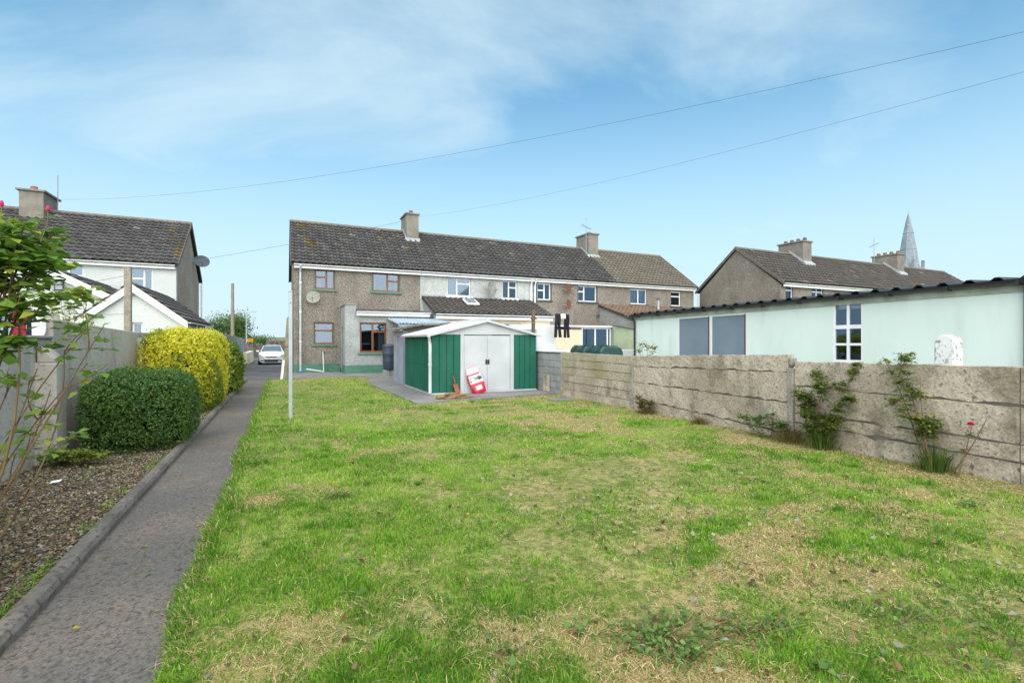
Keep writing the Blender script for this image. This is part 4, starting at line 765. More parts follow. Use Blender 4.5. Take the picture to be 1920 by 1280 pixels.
# ================================================================== NEIGHBOUR'S GARDEN ON THE RIGHT
sheet('neighbour_yard', [(7.32, -3), (26, -3), (26, 20), (16, 25), (7.32, 25)], -.008, 'slab', .02)
ww = MB().box(8.4, 10.55, 17.9, 18.1, -.02, 2.2).build('yard_wall', 'white_paint', bevel=.01); tag(ww, 'bright white painted yard wall right of the green shed', 'wall')
tag(MB().box(8.2, 9.55, 17.78, 17.83, -.005, 2.02).build('board', 'blue_sheet', bevel=.004), 'blue-grey board standing against the white yard wall', 'board')
lowp = MB().box(7.6, 22, 14.6, 14.8, -.02, 1.2).build('low_wall', 'white_paint', bevel=.01); tag(lowp, 'low white painted wall showing above the concrete slab wall', 'wall')
p0 = onY(1000, 582, 17.0); wpz = thing('clothes_post', (p0.x, 17, 0), 'short rough brown timber clothes post in front of the cream extension', 'post'); MB().box(p0.x - .06, p0.x + .06, 16.94, 17.06, -.005, p0.z).build('post', 'bark', wpz, bevel=.01); MB().box(p0.x - .12, p0.x + .12, 16.93, 17.0, p0.z - .35, p0.z - .28).build('cross_piece', 'bark', wpz)
pe = Vector((15.9, 18.4, 2.7)); ln = thing('clothes_line', (p0.x, 17, 0), 'thin clothes line carrying the black trousers', 'line')
def sag(a, b, s, n=16): a = Vector(a); b = Vector(b); return [a.lerp(b, i / n) - Vector((0, 0, s * 4 * (i / n) * (1 - i / n))) for i in range(n + 1)]
TA = Vector((p0.x, 17, p0.z - .05)); MB().tube(sag(TA, pe, .06), .006, 5).build('cord', 'wire', ln); MB().tube([(15.9, 18.4, -.005), (15.9, 18.4, 2.75)], .03, 8).build('end_pole', 'galv', ln)
def line_at(px):   # point on the line under a photo column
    best = min((abs(((q.x * RT[0] + q.y * RT[1]) / (q.x * FW[0] + q.y * FW[1])) * FP + 960 - px), i) for i, q in enumerate(sag(TA, pe, .06, 200))); return sag(TA, pe, .06, 200)[best[1]]
def trousers(px, label, flare, h=.98):
    c = line_at(px); d = (pe - TA).normalized(); d.z = 0; nrm = Vector((d.y, -d.x, 0)); o = thing('trousers', c, label, 'trousers', None)
    def P(u, v, n_=0): return c + d * u + nrm * n_ + Vector((0, 0, -v))
    wv = lambda v: .015 * math.sin(v * 9)
    for th_, nm in ((1, 'cloth'),):
        vs_ = []; fs = []; rows = [(0, -.17, .17), (.12, -.18, .18), (.26, -.19, .19)]
        for s in (-1, 1):
            pr = [(0, 0, .12), (.12, 0, .135), (.26, .002, .14), (.5, .02 + flare * .2, .12 + flare * .4), (h, .045 + flare * .5, .125 + flare)]
            k0 = len(vs_)
            for (v, a, b_) in pr:
                for n_ in (.02, -.02): vs_ += [P(s * a + (wv(v)), v, n_ * (1 + v)), P(s * b_ + wv(v), v, n_ * (1 + v))]
            for i in range(len(pr) - 1):
                q = k0 + i * 4; fs += [(q, q + 1, q + 5, q + 4), (q + 3, q + 2, q + 6, q + 7), (q + 1, q + 3, q + 7, q + 5), (q + 2, q, q + 4, q + 6)]
            fs.append((k0 + len(pr) * 4 - 4, k0 + len(pr) * 4 - 3, k0 + len(pr) * 4 - 1, k0 + len(pr) * 4 - 2))
        MB().add(vs_, fs).build('legs', 'cloth_black', o)
    MB().box(c.x - .012, c.x + .012, c.y - .012, c.y + .012, c.z - .03, c.z + .03).build('peg', 'timber', o)
trousers(1046, 'left pair of black trousers on the clothes line', .06); trousers(1062, 'right pair of black trousers on the clothes line', .02)
c = line_at(1055); tag(MB().box(c.x - .12, c.x + .12, c.y - .05, c.y + .045, c.z - .2, c.z).build('cloth', 'cloth_white', bevel=.02), 'small white cloth pegged between the black trousers', 'cloth')
so_ = thing('sage_outbuilding', (17, 19.6, 0), 'sage green rendered outbuilding with sloping top behind the mint garage', 'outbuilding')
a_ = onY(1143, 610, 20.7); a_.x = max(a_.x, 15.72); b_ = onY(1215, 621, 20.7); MB().prism([(a_.x, -.02), (b_.x, -.02), (b_.x, b_.z), (a_.x, a_.z)], 'y', 20.7, 21.25).build('walls', 'sage', so_); MB().prism([(a_.x - .06, a_.z + .01), (b_.x + .06, b_.z - .005), (b_.x + .06, b_.z + .06), (a_.x - .06, a_.z + .075)], 'y', 20.6, 21.28).build('roof', 'fibre', so_)
for i, (ya, yb) in enumerate(((11.95, 12.75), (11.12, 11.9))):
    t = thing('oil_tank', (8.2, (ya + yb) / 2, 0), ['left dark green plastic oil tank behind the slab wall', 'right dark green plastic oil tank behind the slab wall'][i], 'oil tank')
    MB().prism([(8.0, .12), (8.75, .12), (8.8, .3), (8.8, 1.22), (8.7, 1.36), (8.1, 1.38), (8.0, 1.25)], 'y', ya, yb).build('body', 'oil_tank', t, bevel=.04)
    for yy in (ya + .2, yb - .2): MB().prism([(7.975, .2), (8.0, .2), (8.0, 1.25), (8.1, 1.385), (8.7, 1.365), (8.7, 1.39), (8.08, 1.41), (7.975, 1.26)], 'y', yy - .05, yy + .05).build('rib', 'oil_tank', t)
    MB().lathe([(.1, 0), (.1, .05), (.07, .06)], (8.4, (ya + yb) / 2, 1.37), 14).build('cap', 'black_plastic', t)
    for yy in (ya + .1, yb - .1): MB().box(8.05, 8.75, yy - .08, yy + .08, -.006, .125).build('support', 'block', t)
    if i == 0: MB().box(7.985, 7.998, ya + .34, ya + .5, 1.05, 1.2).build('sticker', 'orange', t)
# ---- mint garage
GX_ = 11.0; GY0, GY1 = 3.5, 13.3
ga = thing('garage', (13, 8.5, 0), 'long pale mint garage with black corrugated roof edge', 'garage')
hl = [(8.9, 9.99, .05, 2.18), (10.1, 11.25, .05, 2.18), (6.02, 6.64, .72, 2.3)]
MB().wall('y', GY0, GY1, GX_, GX_ + .22, -.02, 2.36, hl).build('side_wall', 'mint', ga)
MB().box(GX_ + .222, 15, GY0, GY0 + .2, -.02, 2.4).build('end_wall', 'mint', ga); MB().box(GX_ + .222, 15, GY1 - .2, GY1, -.02, 2.4).build('end_wall', 'mint', ga); MB().box(14.8, 15, GY0 + .2, GY1 - .2, -.02, 2.4).build('back_wall', 'mint', ga)
MB().box(GX_ - .03, GX_ - .002, GY0 - .05, GY1 + .05, 2.24, 2.4).build('fascia', 'mint_fascia', ga)
for (a, b) in ((8.9, 9.99), (10.1, 11.25)):
    d_ = MB().box(GX_ + .02, GX_ + .07, a + .008, b - .008, .055, 2.172).build('door', 'grey_door', ga, bevel=.004); MB().box(GX_ - .006, GX_ + .018, a - .03, a + .006, .05, 2.2).build('door_edge', 'maroon', d_); MB().box(GX_ - .004, GX_ + .018, b - .006, b + .03, .05, 2.2).build('door_edge', 'upvc', d_)
window(ga, 'y', 6.02, 6.64, .72, 2.3, GX_, 'upvc', [(0, .5, 0, .22), (.5, 1, 0, .22), (0, .5, .22, .44), (.5, 1, .22, .44), (0, .5, .44, .66), (.5, 1, .44, .66), (0, .5, .68, 1), (.5, 1, .68, 1)], fr=.045, inset=.01)
# corrugations run across the roof, so the wave shows along the eave
n = 27; V1 = []; fs = []; m_ = n * 6; 
for (x, z) in ((GX_ - .16, 2.44), (15.2, 2.62)):
    for dz in (0, -.015):
        for i in range(m_ + 1):
            ph = (i % 6) / 6; hgt = .05 if .1 < ph < .45 else 0; V1.append((x, GY0 - .1 + (GY1 - GY0 + .2) * i / m_, z + dz + hgt))
k = m_ + 1
for i in range(m_): fs += [(i, i + 1, 2 * k + i + 1, 2 * k + i), (k + i + 1, k + i, 3 * k + i, 3 * k + i + 1), (i + 1, i, k + i, k + i + 1), (2 * k + i, 2 * k + i + 1, 3 * k + i + 1, 3 * k + i)]
MB().add(V1, fs).build('corrugated_roof', 'black_plastic', ga)
g_ = gutter('gutter', ga, 'y', GY0 - .1, GY1 + .1, GX_ - .08, 2.42, m='black_plastic', r=.06)
for i in range(11): yy = GY0 + .1 + i * .94; MB().box(GX_ - .21, GX_ - .035, yy - .025, yy + .025, 2.34, 2.405).build('gutter_bracket', 'black_plastic', g_)
MB().tube([(GX_ - .14, GY0 + .0, 2.36), (GX_ - .06, GY0 + .03, 2.2), (GX_ - .06, GY0 + .03, .02)], .04, 8).build('downpipe', 'black_plastic', ga); MB().tube([(GX_ - .14, GY1, 2.36), (GX_ - .06, GY1 - .05, 2.2), (GX_ - .06, GY1 - .05, .02)], .035, 8).build('downpipe', 'black_plastic', ga)
# the eave climbs a little towards the near end, as the ground does
def climb(o):
    for ch in list(o.children):
        for v in ch.data.vertices: v.co.z += (GY1 - (v.co.y + OFF[ga].y)) * .0125 * max(0, v.co.z) / 2.4
        climb(ch)
climb(ga)
arch = [(3.62, 0), (3.62, 1.48)] + [(3.51 + .11 * math.cos(a), 1.5 + .13 * math.sin(a)) for a in np.linspace(0, math.pi, 9)][0:] + [(3.4, 0)]
tag(MB().prism([(y, z) for y, z in arch], 'x', 8.3, 8.56).build('gate_pier', 'pier_white', bevel=.012), 'round-topped white pier with flaking paint behind the slab wall', 'pier')

# ================================================================== POSTS, WIRES, FAR END OF THE DRIVE
cp = thing('clothes_pole', (.13, 10.51, 0), 'galvanised square steel clothes pole standing in the lawn', 'pole'); MB().box(.095, .165, 10.475, 10.545, -.1, 2.51).build('shaft', 'galv', cp, bevel=.006); MB().box(.09, .17, 10.47, 10.55, 2.511, 2.525).build('cap', 'galv', cp); MB().tube([(.13, 10.47, 2.3), (.13, 10.42, 2.3)], .012, 6).build('hook', 'steel', cp)
wq = thing('timber_post', (.05, 21, 0), 'leaning mossy timber post with white base behind the steel pole', 'post')
MB().add([(-.04, 20.93, -.05), (.13, 20.93, -.05), (.13, 21.07, -.05), (-.04, 21.07, -.05), (.12, 20.93, 2.4), (.27, 20.93, 2.64), (.27, 21.07, 2.64), (.12, 21.07, 2.4)], [(0, 3, 2, 1), (4, 5, 6, 7), (0, 1, 5, 4), (1, 2, 6, 5), (2, 3, 7, 6), (3, 0, 4, 7)]).build('post', 'timber_green', wq); MB().add([(-.11, 20.89, .0), (-.01, 20.89, .0), (-.01, 20.925, .0), (-.11, 20.925, .0), (-.03, 20.89, .78), (.06, 20.89, .78), (.06, 20.925, .78), (-.03, 20.925, .78)], [(0, 3, 2, 1), (4, 5, 6, 7), (0, 1, 5, 4), (1, 2, 6, 5), (2, 3, 7, 6), (3, 0, 4, 7)]).build('base_board', 'white_paint', wq); MB().tube([(-.1, 20.9, 1.3), (.3, 20.9, 1.36)], .015, 6).build('bracket', 'rust', wq)
tp = onX(240, 503, -4.0); tag(MB().box(-4.08, -3.92, tp.y - .08, tp.y + .08, -.05, tp.z).build('timber_post', 'timber', bevel=.01), 'tall weathered timber post behind the left wall', 'post')
def wire(name, a, b, s, r, label, cat='wire'):
    return tag(MB().tube(sag(a, b, s, 40), r, 5).build(name, 'wire'), label, cat)
wa = Vector(ray(1920, 60)) * 8.0; wire('overhead_wire', (wa.x * 1.0, wa.y * 1.0, CAM_H + wa.z), (-10.6, 31.8, 8.6), .75, .0042, 'upper overhead wire running from the top right to the left chimney')
wb = Vector(ray(1920, 135)) * 8.0; wire('overhead_wire', (wb.x, wb.y, CAM_H + wb.z), (6.5, 27.75, 8.6), .35, .0032, 'lower overhead wire reaching the brown house chimney')
wire('overhead_wire', (6.42, 28.0, 8.5), (-4.6, 28.15, 5.3), .1, .008, 'thin service wire from the brown house chimney to the white roughcast house')
wire('overhead_wire', (tp.x, tp.y, tp.z - .2), (-9.8, 23.4, 3.2), .1, .006, 'thin line from the tall timber post to the white gable')
ut = onX(436, 531, -2.6); ut = onY(436, 531, 48.5); z0 = gz(0, 49)
tag(MB().tube([(ut.x, 48.5, z0 - .2), (ut.x, 48.5, ut.z)], [.17, .12], 10).build('telegraph_pole', 'timber', smooth=True), 'wooden telegraph pole beside the drive beyond the hedges', 'pole')
sl_ = onY(462, 585, 62); sg = thing('street_lamp', (sl_.x, 62, -.3), 'slim grey street lamp at the end of the drive', 'street lamp'); MB().tube([(sl_.x, 62, -.3), (sl_.x, 62, sl_.z)], [.09, .05], 8).build('column', 'galv', sg); MB().tube([(sl_.x, 62, sl_.z), (sl_.x + .5, 62, sl_.z + .05)], .04, 6).build('arm', 'galv', sg); MB().box(sl_.x + .45, sl_.x + 1.0, 61.9, 62.1, sl_.z, sl_.z + .1).build('lantern', 'galv', sg, bevel=.02)
s1 = onY(469, 637.5, 59.2); rs = thing('road_sign', (s1.x, 59.2, -.3), 'orange road works sign board at the end of the drive', 'sign'); MB().box(s1.x - .28, s1.x + .28, 59.18, 59.2, s1.z - .17, s1.z + .17).build('board', 'sign_orange', rs)
for d_ in (-.2, .2): MB().tube([(s1.x + d_, 59.22, -.3), (s1.x + d_, 59.22, s1.z)], .02, 6).build('leg', 'steel', rs)
MB().box(s1.x - .2, s1.x + .2, 59.172, 59.179, s1.z - .03, s1.z + .03).build('text_bar', 'black_plastic', rs)
def rubble(name, x0, x1, y, z0, zf, label):
    o = thing(name, ((x0 + x1) / 2, y, z0), label, 'wall'); MB().box(x0, x1, y + .06, y + .4, z0, zf - .12).build('core', 'mortar', o); me_ = []
    r = random.Random(5); mb = MB(); z = z0
    while z < zf - .1:
        h = r.uniform(.16, .26); x = x0
        while x < x1:
            l = r.uniform(.25, .6); mb.box(x + .012, min(x + l, x1) - .012, y + r.uniform(-.03, .03), y + .42, z + .012, min(z + h, zf + r.uniform(-.05, .12)) - .012); x += l
        z += h
    tag(mb.build('stones', 'stone_wall', o, bevel=0), kind='stuff'); return o
rubble('stone_wall', -9, -2.05, 59.6, -.3, 1.2, 'dark rubble stone wall across the road left of the car'); rubble('stone_wall', -1.7, 3.4, 59.9, -.3, 1.62, 'taller dark stone wall across the road behind the car')
tag(MB().prism([(41.5, -.35), (50, -.35), (50, .62), (41.5, .62)], 'x', -2.75, -2.45).build('cream_wall', 'cream', bevel=.02), 'low cream wall at the end of the drive left of the car', 'wall')
hb = thing('farm_building', (-1.5, 95, -.3), 'distant low grey roof behind the stone wall', 'building'); MB().box(-4.4, -.2, 95, 100, -.3, 1.0).build('wall', 'white_paint', hb); MB().prism([(-4.6, 1.0), (0, 1.0), (-2.2, 2.1)], 'y', 94.8, 100.2).build('roof', 'fence_grey', hb)
hv = [(-160, 150, -1)]; mb = MB(); nxh = 30; pts = []
for j, yy in enumerate((140, 200, 300, 420)):
    for i in range(nxh): x = -500 + i * 1100 / (nxh - 1); pts.append((x, yy + 12 * math.sin(i * .7), [-1, 1.2, 2.6, 2.0][j] + .8 * math.sin(i * .9 + j)))
mb.add(pts, [(j * nxh + i, j * nxh + i + 1, (j + 1) * nxh + i + 1, (j + 1) * nxh + i) for j in range(3) for i in range(nxh - 1)]); tag(mb.build('hill', 'ground', smooth=True), kind='structure')

def car():
    cx = onG(509, 679.5, -.29).x; cy = 40.4; z0 = -.288; cx = onY(509, 665, cy).x
    o = thing('parked_car', (cx, cy, z0), 'white hatchback car parked nose-on at the end of the drive', 'car')
    # cross sections along y (front to back): (y, half width, z bottom, z belt, half width roof, z roof)
    S = [(0, .6, .26, .54, .52, .62), (.06, .76, .2, .64, .64, .74), (.3, .86, .19, .76, .72, .86), (.9, .9, .18, .86, .74, .96), (1.2, .9, .18, .9, .74, 1.02), (1.85, .9, .18, .94, .62, 1.42), (2.5, .89, .19, .95, .6, 1.47), (3.3, .88, .2, .97, .58, 1.42), (3.95, .86, .24, .98, .6, 1.12), (4.15, .8, .3, .9, .6, .95)]
    vs_ = []; fs = []; n = 10
    for (y, hw, zb, zbelt, hr, zr) in S:
        half = [(hw * .86, zb), (hw * .98, zb + .1), (hw, (zb + zbelt) / 2), (hw * .97, zbelt), (hr, zr - .03 if zr > zbelt + .05 else zr - .01), (hr * .55, zr)]
        ring = [(cx + a, cy - .1 + y, z0 + z) for a, z in half] + [(cx - a, cy - .1 + y, z0 + z) for a, z in reversed(half)]; vs_ += ring
    k = 12
    for i in range(len(S) - 1):
        for j in range(k): fs.append((i * k + j, i * k + (j + 1) % k, (i + 1) * k + (j + 1) % k, (i + 1) * k + j))
    fs += [tuple(range(k - 1, -1, -1)), tuple(range((len(S) - 1) * k, len(S) * k))]
    MB().add(vs_, fs).build('body', 'car_white', o, smooth=True)
    f = cy - .1
    MB().add([(cx - .7, f + 1.14, z0 + 1.03), (cx + .7, f + 1.14, z0 + 1.03), (cx + .57, f + 1.79, z0 + 1.43), (cx - .57, f + 1.79, z0 + 1.43), (cx - .7, f + 1.27, z0 + .97), (cx + .7, f + 1.27, z0 + .97), (cx + .57, f + 1.95, z0 + 1.38), (cx - .57, f + 1.95, z0 + 1.38)], [(0, 1, 2, 3), (7, 6, 5, 4), (0, 4, 5, 1), (1, 5, 6, 2), (2, 6, 7, 3), (3, 7, 4, 0)]).build('windscreen', 'car_glass', o)
    for s in (-1, 1):
        MB().add([(cx + s * .9, f + 1.4, z0 + .95), (cx + s * .88, f + 3.6, z0 + .99), (cx + s * .64, f + 3.3, z0 + 1.36), (cx + s * .66, f + 1.95, z0 + 1.37)], [(0, 1, 2, 3)]).build('side_window', 'car_glass', o)
        MB().add([(cx + s * .48, f - .04, z0 + .58), (cx + s * .76, f - .02, z0 + .6), (cx + s * .9, f + .3, z0 + .8), (cx + s * .66, f + .06, z0 + .75), (cx + s * .42, f + .08, z0 + .58), (cx + s * .72, f + .12, z0 + .6), (cx + s * .8, f + .36, z0 + .76), (cx + s * .6, f + .24, z0 + .72)], [(0, 1, 2, 3), (7, 6, 5, 4), (0, 4, 5, 1), (1, 5, 6, 2), (2, 6, 7, 3), (3, 7, 4, 0)]).build('headlight', 'lamp_glass', o)
        MB().box(cx + s * .62 - .09, cx + s * .62 + .09, f - .03, f + .05, z0 + .32, z0 + .4).build('fog_lamp', 'black_plastic', o, bevel=.02)
        MB().box(cx + s * .98 - .1, cx + s * .98 + .1, f + 1.4, f + 1.55, z0 + .95, z0 + 1.09).build('mirror', 'car_white', o, bevel=.03)
        for yy in (.85, 3.4):
            wv = MB().tube([(cx + s * .7, f + yy, z0 + .31), (cx + s * .905, f + yy, z0 + .31)], .31, 18).build('wheel', 'tyre', o); MB().tube([(cx + s * .906, f + yy, z0 + .31), (cx + s * .912, f + yy, z0 + .31)], .2, 14).build('rim', 'steel', wv)
    MB().prism([(cx - .56, z0 + .44), (cx - .4, z0 + .24), (cx + .4, z0 + .24), (cx + .56, z0 + .44), (cx, z0 + .4)], 'y', f - .035, f + .04).build('lower_grille', 'black_plastic', o); MB().prism([(cx - .46, z0 + .64), (cx - .3, z0 + .57), (cx + .3, z0 + .57), (cx + .46, z0 + .64)], 'y', f - .032, f + .04).build('upper_grille', 'black_plastic', o)
    MB().box(cx - .26, cx + .26, f - .05, f - .036, z0 + .43, z0 + .53).build('number_plate', 'plate', o)
car()
# ---- washing behind the left wall
wl = thing('clothes_line', (-4.2, 12, 0), 'washing line behind the left wall', 'line'); LA, LB = Vector((-4.2, 9.0, 2.08)), Vector((-4.0, tp.y - .1, 2.3)); MB().tube(sag(LA, LB, .08), .006, 5).build('cord', 'wire', wl); MB().tube([(-4.2, 9.0, -.02), (-4.2, 9.0, 2.15)], .03, 8).build('end_pole', 'galv', wl)
def hang(name, y0, y1, h, m, label, taper=0.0, zt=None):
    o = thing(name, (-4.18, (y0 + y1) / 2, 2.05), label, 'clothes'); n = 14; vs_ = []; fs = []; rows = 6; zt = zt or 2.07
    for sd_ in (0, 1):
        for j in range(rows + 1):
            for i in range(n + 1):
                t = i / n; v = j / rows; yy = y0 + (y1 - y0) * t + taper * (t - .5) * v; vs_.append((-4.18 + sd_ * .012 + .035 * v * math.sin(i * 1.35) + .01 * math.sin(5 * v + i), yy, zt - h * v + .008 * math.sin(i * 2.1)))
    K = (rows + 1) * (n + 1)
    for j in range(rows):
        for i in range(n): q = j * (n + 1) + i; fs += [(q, q + 1, q + n + 2, q + n + 1), (K + q + 1, K + q, K + q + n + 1, K + q + n + 2)]
    MB().add(vs_, fs).build('fabric', m, o, smooth=True, recalc=False)
    for yy in (y0 + .05, y1 - .05): MB().box(-4.2, -4.16, yy - .01, yy + .01, zt - .03, zt + .04).build('peg', 'timber', o)
hang('garment', 10.7, 11.05, .4, 'cloth_blue', 'pale blue garment leftmost on the washing line'); hang('garment', 11.08, 11.55, .66, 'cloth_red', 'bright red garment on the washing line', .15); hang('garment', 11.6, 12.15, .6, 'cloth_navy', 'navy cloth on the washing line'); hang('garment', 12.2, 13.0, .3, 'cloth_cream', 'cream cloth rightmost on the washing line')
p1 = onY(56, 622, 8.15); p2 = onY(86, 593, 8.15); xm = (p1.x + p2.x) / 2; hw = (p2.x - p1.x) / 2
wp_ = thing('rounded_board', (xm, 8.17, 1.612), 'white round-topped board with small slot standing at the end of the tall left wall', 'board')
ov = [(xm - hw * .75, 1.613), (xm + hw * .8, 1.613), (xm + hw, 1.68)] + [(xm + hw * .1 + hw * .9 * math.cos(a), p2.z - .1 + .1 * math.sin(a)) for a in np.linspace(.1, math.pi - .2, 9)]
MB().prism(ov, 'y', 8.14, 8.175).build('panel', 'upvc', wp_, bevel=.008); MB().box(xm - .055, xm + .02, 8.132, 8.1395, p2.z - .075, p2.z - .05).build('slot', 'dark_sill', wp_, bevel=.003)

# ================================================================== PLANTS
GREEN = [(0, (.045, .1, .02)), (.5, (.1, .19, .035)), (1, (.18, .28, .06))]
DKGREEN = [(0, (.045, .105, .03)), (.5, (.095, .2, .055)), (1, (.17, .3, .09))]
YELLOW = [(0, (.3, .34, .018)), (.4, (.66, .63, .035)), (1, (.86, .79, .14))]
LIME = [(0, (.1, .17, .02)), (.5, (.2, .28, .035)), (1, (.34, .38, .07))]
BRONZE = [(0, (.2, .09, .03)), (.5, (.16, .15, .03)), (1, (.08, .15, .03))]
def hedge(name, label, c, hx, hy, hz, n, size, stops, power=3.5, bump=.09, seed=1, twig=True, kind='hedge', aspect=.55, topcol=None):
    """clipped shrub: leaves in a rough shell about a rounded box, with a woody inside"""
    r = np.random.default_rng(seed); o = thing(name, (c[0], c[1], c[2] - hz), label, kind); d = unit(r.normal(size=(n, 3)))
    rad = 1 / (np.abs(d[:, 0] / hx) ** power + np.abs(d[:, 1] / hy) ** power + np.abs(d[:, 2] / hz) ** power) ** (1 / power); P = d * rad[:, None]
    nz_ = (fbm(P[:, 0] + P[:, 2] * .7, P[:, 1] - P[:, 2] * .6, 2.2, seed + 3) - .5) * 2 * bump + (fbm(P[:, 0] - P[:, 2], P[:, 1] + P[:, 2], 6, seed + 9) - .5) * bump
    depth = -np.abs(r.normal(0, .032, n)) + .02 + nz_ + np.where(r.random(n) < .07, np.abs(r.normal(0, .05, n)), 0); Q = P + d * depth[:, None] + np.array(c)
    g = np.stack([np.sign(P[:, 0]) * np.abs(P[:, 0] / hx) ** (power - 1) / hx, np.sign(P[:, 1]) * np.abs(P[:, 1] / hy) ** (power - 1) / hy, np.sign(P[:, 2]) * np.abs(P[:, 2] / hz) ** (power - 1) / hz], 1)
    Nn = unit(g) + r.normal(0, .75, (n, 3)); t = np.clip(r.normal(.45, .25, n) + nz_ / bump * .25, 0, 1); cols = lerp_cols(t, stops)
    if topcol is not None:
        k = (fbm(P[:, 0], P[:, 1] + P[:, 2], 1.3, seed + 21) > .56); cols[k] = lerp_cols(t[k], topcol)
    keep = Q[:, 2] > .0
    tag(leaves('foliage', Q[keep], Nn[keep], (size * r.uniform(.7, 1.25, n))[keep], cols[keep], parent=o, aspect=aspect), kind='stuff')
    # inner mass of larger leaves, darker on average than the shell, and twigs
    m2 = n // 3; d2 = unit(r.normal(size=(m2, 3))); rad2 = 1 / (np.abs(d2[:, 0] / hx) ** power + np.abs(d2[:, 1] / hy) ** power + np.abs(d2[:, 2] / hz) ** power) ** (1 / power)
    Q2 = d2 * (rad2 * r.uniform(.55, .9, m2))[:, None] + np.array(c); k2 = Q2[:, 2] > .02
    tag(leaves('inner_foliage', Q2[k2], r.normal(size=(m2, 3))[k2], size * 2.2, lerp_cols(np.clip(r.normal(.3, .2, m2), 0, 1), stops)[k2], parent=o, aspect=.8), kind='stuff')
    mb = MB()
    for i in range(9):
        a = r.uniform(0, 6.28); b0 = Vector((c[0] + math.cos(a) * hx * .25, c[1] + math.sin(a) * hy * .3, max(0, c[2] - hz) - .03)); e = Vector((c[0] + math.cos(a) * hx * .75, c[1] + math.sin(a) * hy * .75, c[2] + hz * r.uniform(0, .7)))
        mb.tube([b0, b0.lerp(e, .5) + Vector((0, 0, .05)), e], [.025, .016, .006], 5)
    mb.build('branches', 'bark', o); return o
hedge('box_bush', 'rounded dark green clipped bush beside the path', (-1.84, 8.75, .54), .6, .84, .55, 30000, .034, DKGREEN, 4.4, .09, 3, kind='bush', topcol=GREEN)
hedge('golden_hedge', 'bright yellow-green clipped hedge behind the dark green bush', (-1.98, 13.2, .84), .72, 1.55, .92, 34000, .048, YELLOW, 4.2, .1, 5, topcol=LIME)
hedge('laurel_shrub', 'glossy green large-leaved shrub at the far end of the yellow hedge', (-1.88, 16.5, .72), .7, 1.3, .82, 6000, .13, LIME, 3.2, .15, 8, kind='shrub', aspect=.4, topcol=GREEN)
hedge('small_shrub', 'small dark green shrub at the fence near the drive', (-2.25, 24.8, .42), .4, .9, .48, 3500, .07, DKGREEN, 2.4, .12, 9, kind='shrub')
hedge('garden_shrub', 'small yellow-green shrub behind the left wall below the white gables', (-4.6, 14.6, 1.2), .55, .7, 1.05, 4200, .07, [(0, (.14, .18, .03)), (1, (.45, .45, .14))], 2.2, .2, 10, kind='shrub')
def stems_leaves(name, label, base, tips, leaf, stops, seed, n_sub=3, leaf_from=.35, per=10, r0=.012, cat='shrub', jitter=.12, group=None, dense=1.0, sub_len=.45, droop=.1, stem_m='rose_stem', cluster=5, sub_min=3):
    """open shrub: curved canes from the base to each tip, side shoots and compound leaves along them"""
    r = np.random.default_rng(seed); o = thing(name, base, label, cat, group); mb = MB(); LP = []; LN = []; LD = []
    def cane(a, b, rad, lvl):
        a = Vector(a); b = Vector(b); m = a.lerp(b, .5) + Vector(r.normal(0, jitter, 3)) * (b - a).length * .5; pts = [a * (1 - t) ** 2 + m * 2 * t * (1 - t) + b * t * t for t in np.linspace(0, 1, 9)]
        mb.tube(pts, [rad * (1 - .75 * i / 8) + .0012 for i in range(9)], 5); L_ = (b - a).length
        if lvl < 2:
            for q in range(int(n_sub * (1 if lvl == 0 else .6) + r.random())):
                i = int(r.integers(sub_min, 8)); d = Vector(r.normal(0, 1, 3)); d.z = abs(d.z) * .8 + .3; d = (d.normalized() + (b - a).normalized() * .6).normalized(); cane(pts[i], pts[i] + d * L_ * sub_len * r.uniform(.5, 1.1), rad * .5, lvl + 1)
        for q in range(int(per * dense * (.6 if lvl == 0 else .8))):
            t = r.uniform(leaf_from if lvl == 0 else .2, 1); i = min(7, int(t * 8)); p = pts[i].lerp(pts[i + 1], t * 8 - i); d = Vector(r.normal(0, 1, 3)); d.z = d.z * .4 + .1; d.normalize(); st = p + d * leaf * .5
            mb.tube([p, p + d * leaf * 1.9 + Vector((0, 0, -droop * leaf))], [.0012, .0008], 3, cap=False); side = d.cross(Vector((0, 0, 1))).normalized()
            for (f_, sd_) in ((.6, 1), (.6, -1), (1.25, 1), (1.25, -1), (1.9, 0))[:cluster]:
                LP.append(p + d * leaf * f_ + Vector((0, 0, -droop * leaf * f_))); LD.append(d * (1 if sd_ == 0 else .45) + side * sd_ + Vector((0, 0, -.15))); LN.append(Vector((0, 0, 1)) + Vector(r.normal(0, .35, 3)))
    for tp_ in tips: cane(Vector(base) + Vector((r.normal(0, .04), r.normal(0, .04), 0)), tp_, r0, 0)
    mb.build('stems', stem_m, o, smooth=True)
    if LP:
        LP = np.array(LP); n = len(LP); t = np.clip(np.repeat(r.normal(.5, .28, (n + 4) // 5), 5)[:n] + r.normal(0, .08, n), 0, 1)
        tag(leaves('leaves', LP, np.array(LN), leaf * r.uniform(.75, 1.2, n), lerp_cols(t, stops), parent=o, dirs=np.array(LD), aspect=.78, fold=.12), kind='stuff')
    return o
def flower(o, p, r_=.035, m='petal', n=22, name='flower'):
    g = np.random.default_rng(int(p[0] * 100) + 77); mb = MB(); p = Vector(p)
    for k in range(n):
        a = k * 2.4; t = k / n; d = Vector((math.cos(a), math.sin(a), 0)) * (.35 + .65 * t); up = Vector((0, 0, 1)) * (1.1 - t); tip = p + (d + up).normalized() * r_; s = Vector((-math.sin(a), math.cos(a), 0)) * r_ * .5; mid = p.lerp(tip, .6)
        mb.add([p, mid + s, tip, mid - s], [(0, 1, 2, 3)])
    return mb.build(name, m, o, recalc=False)
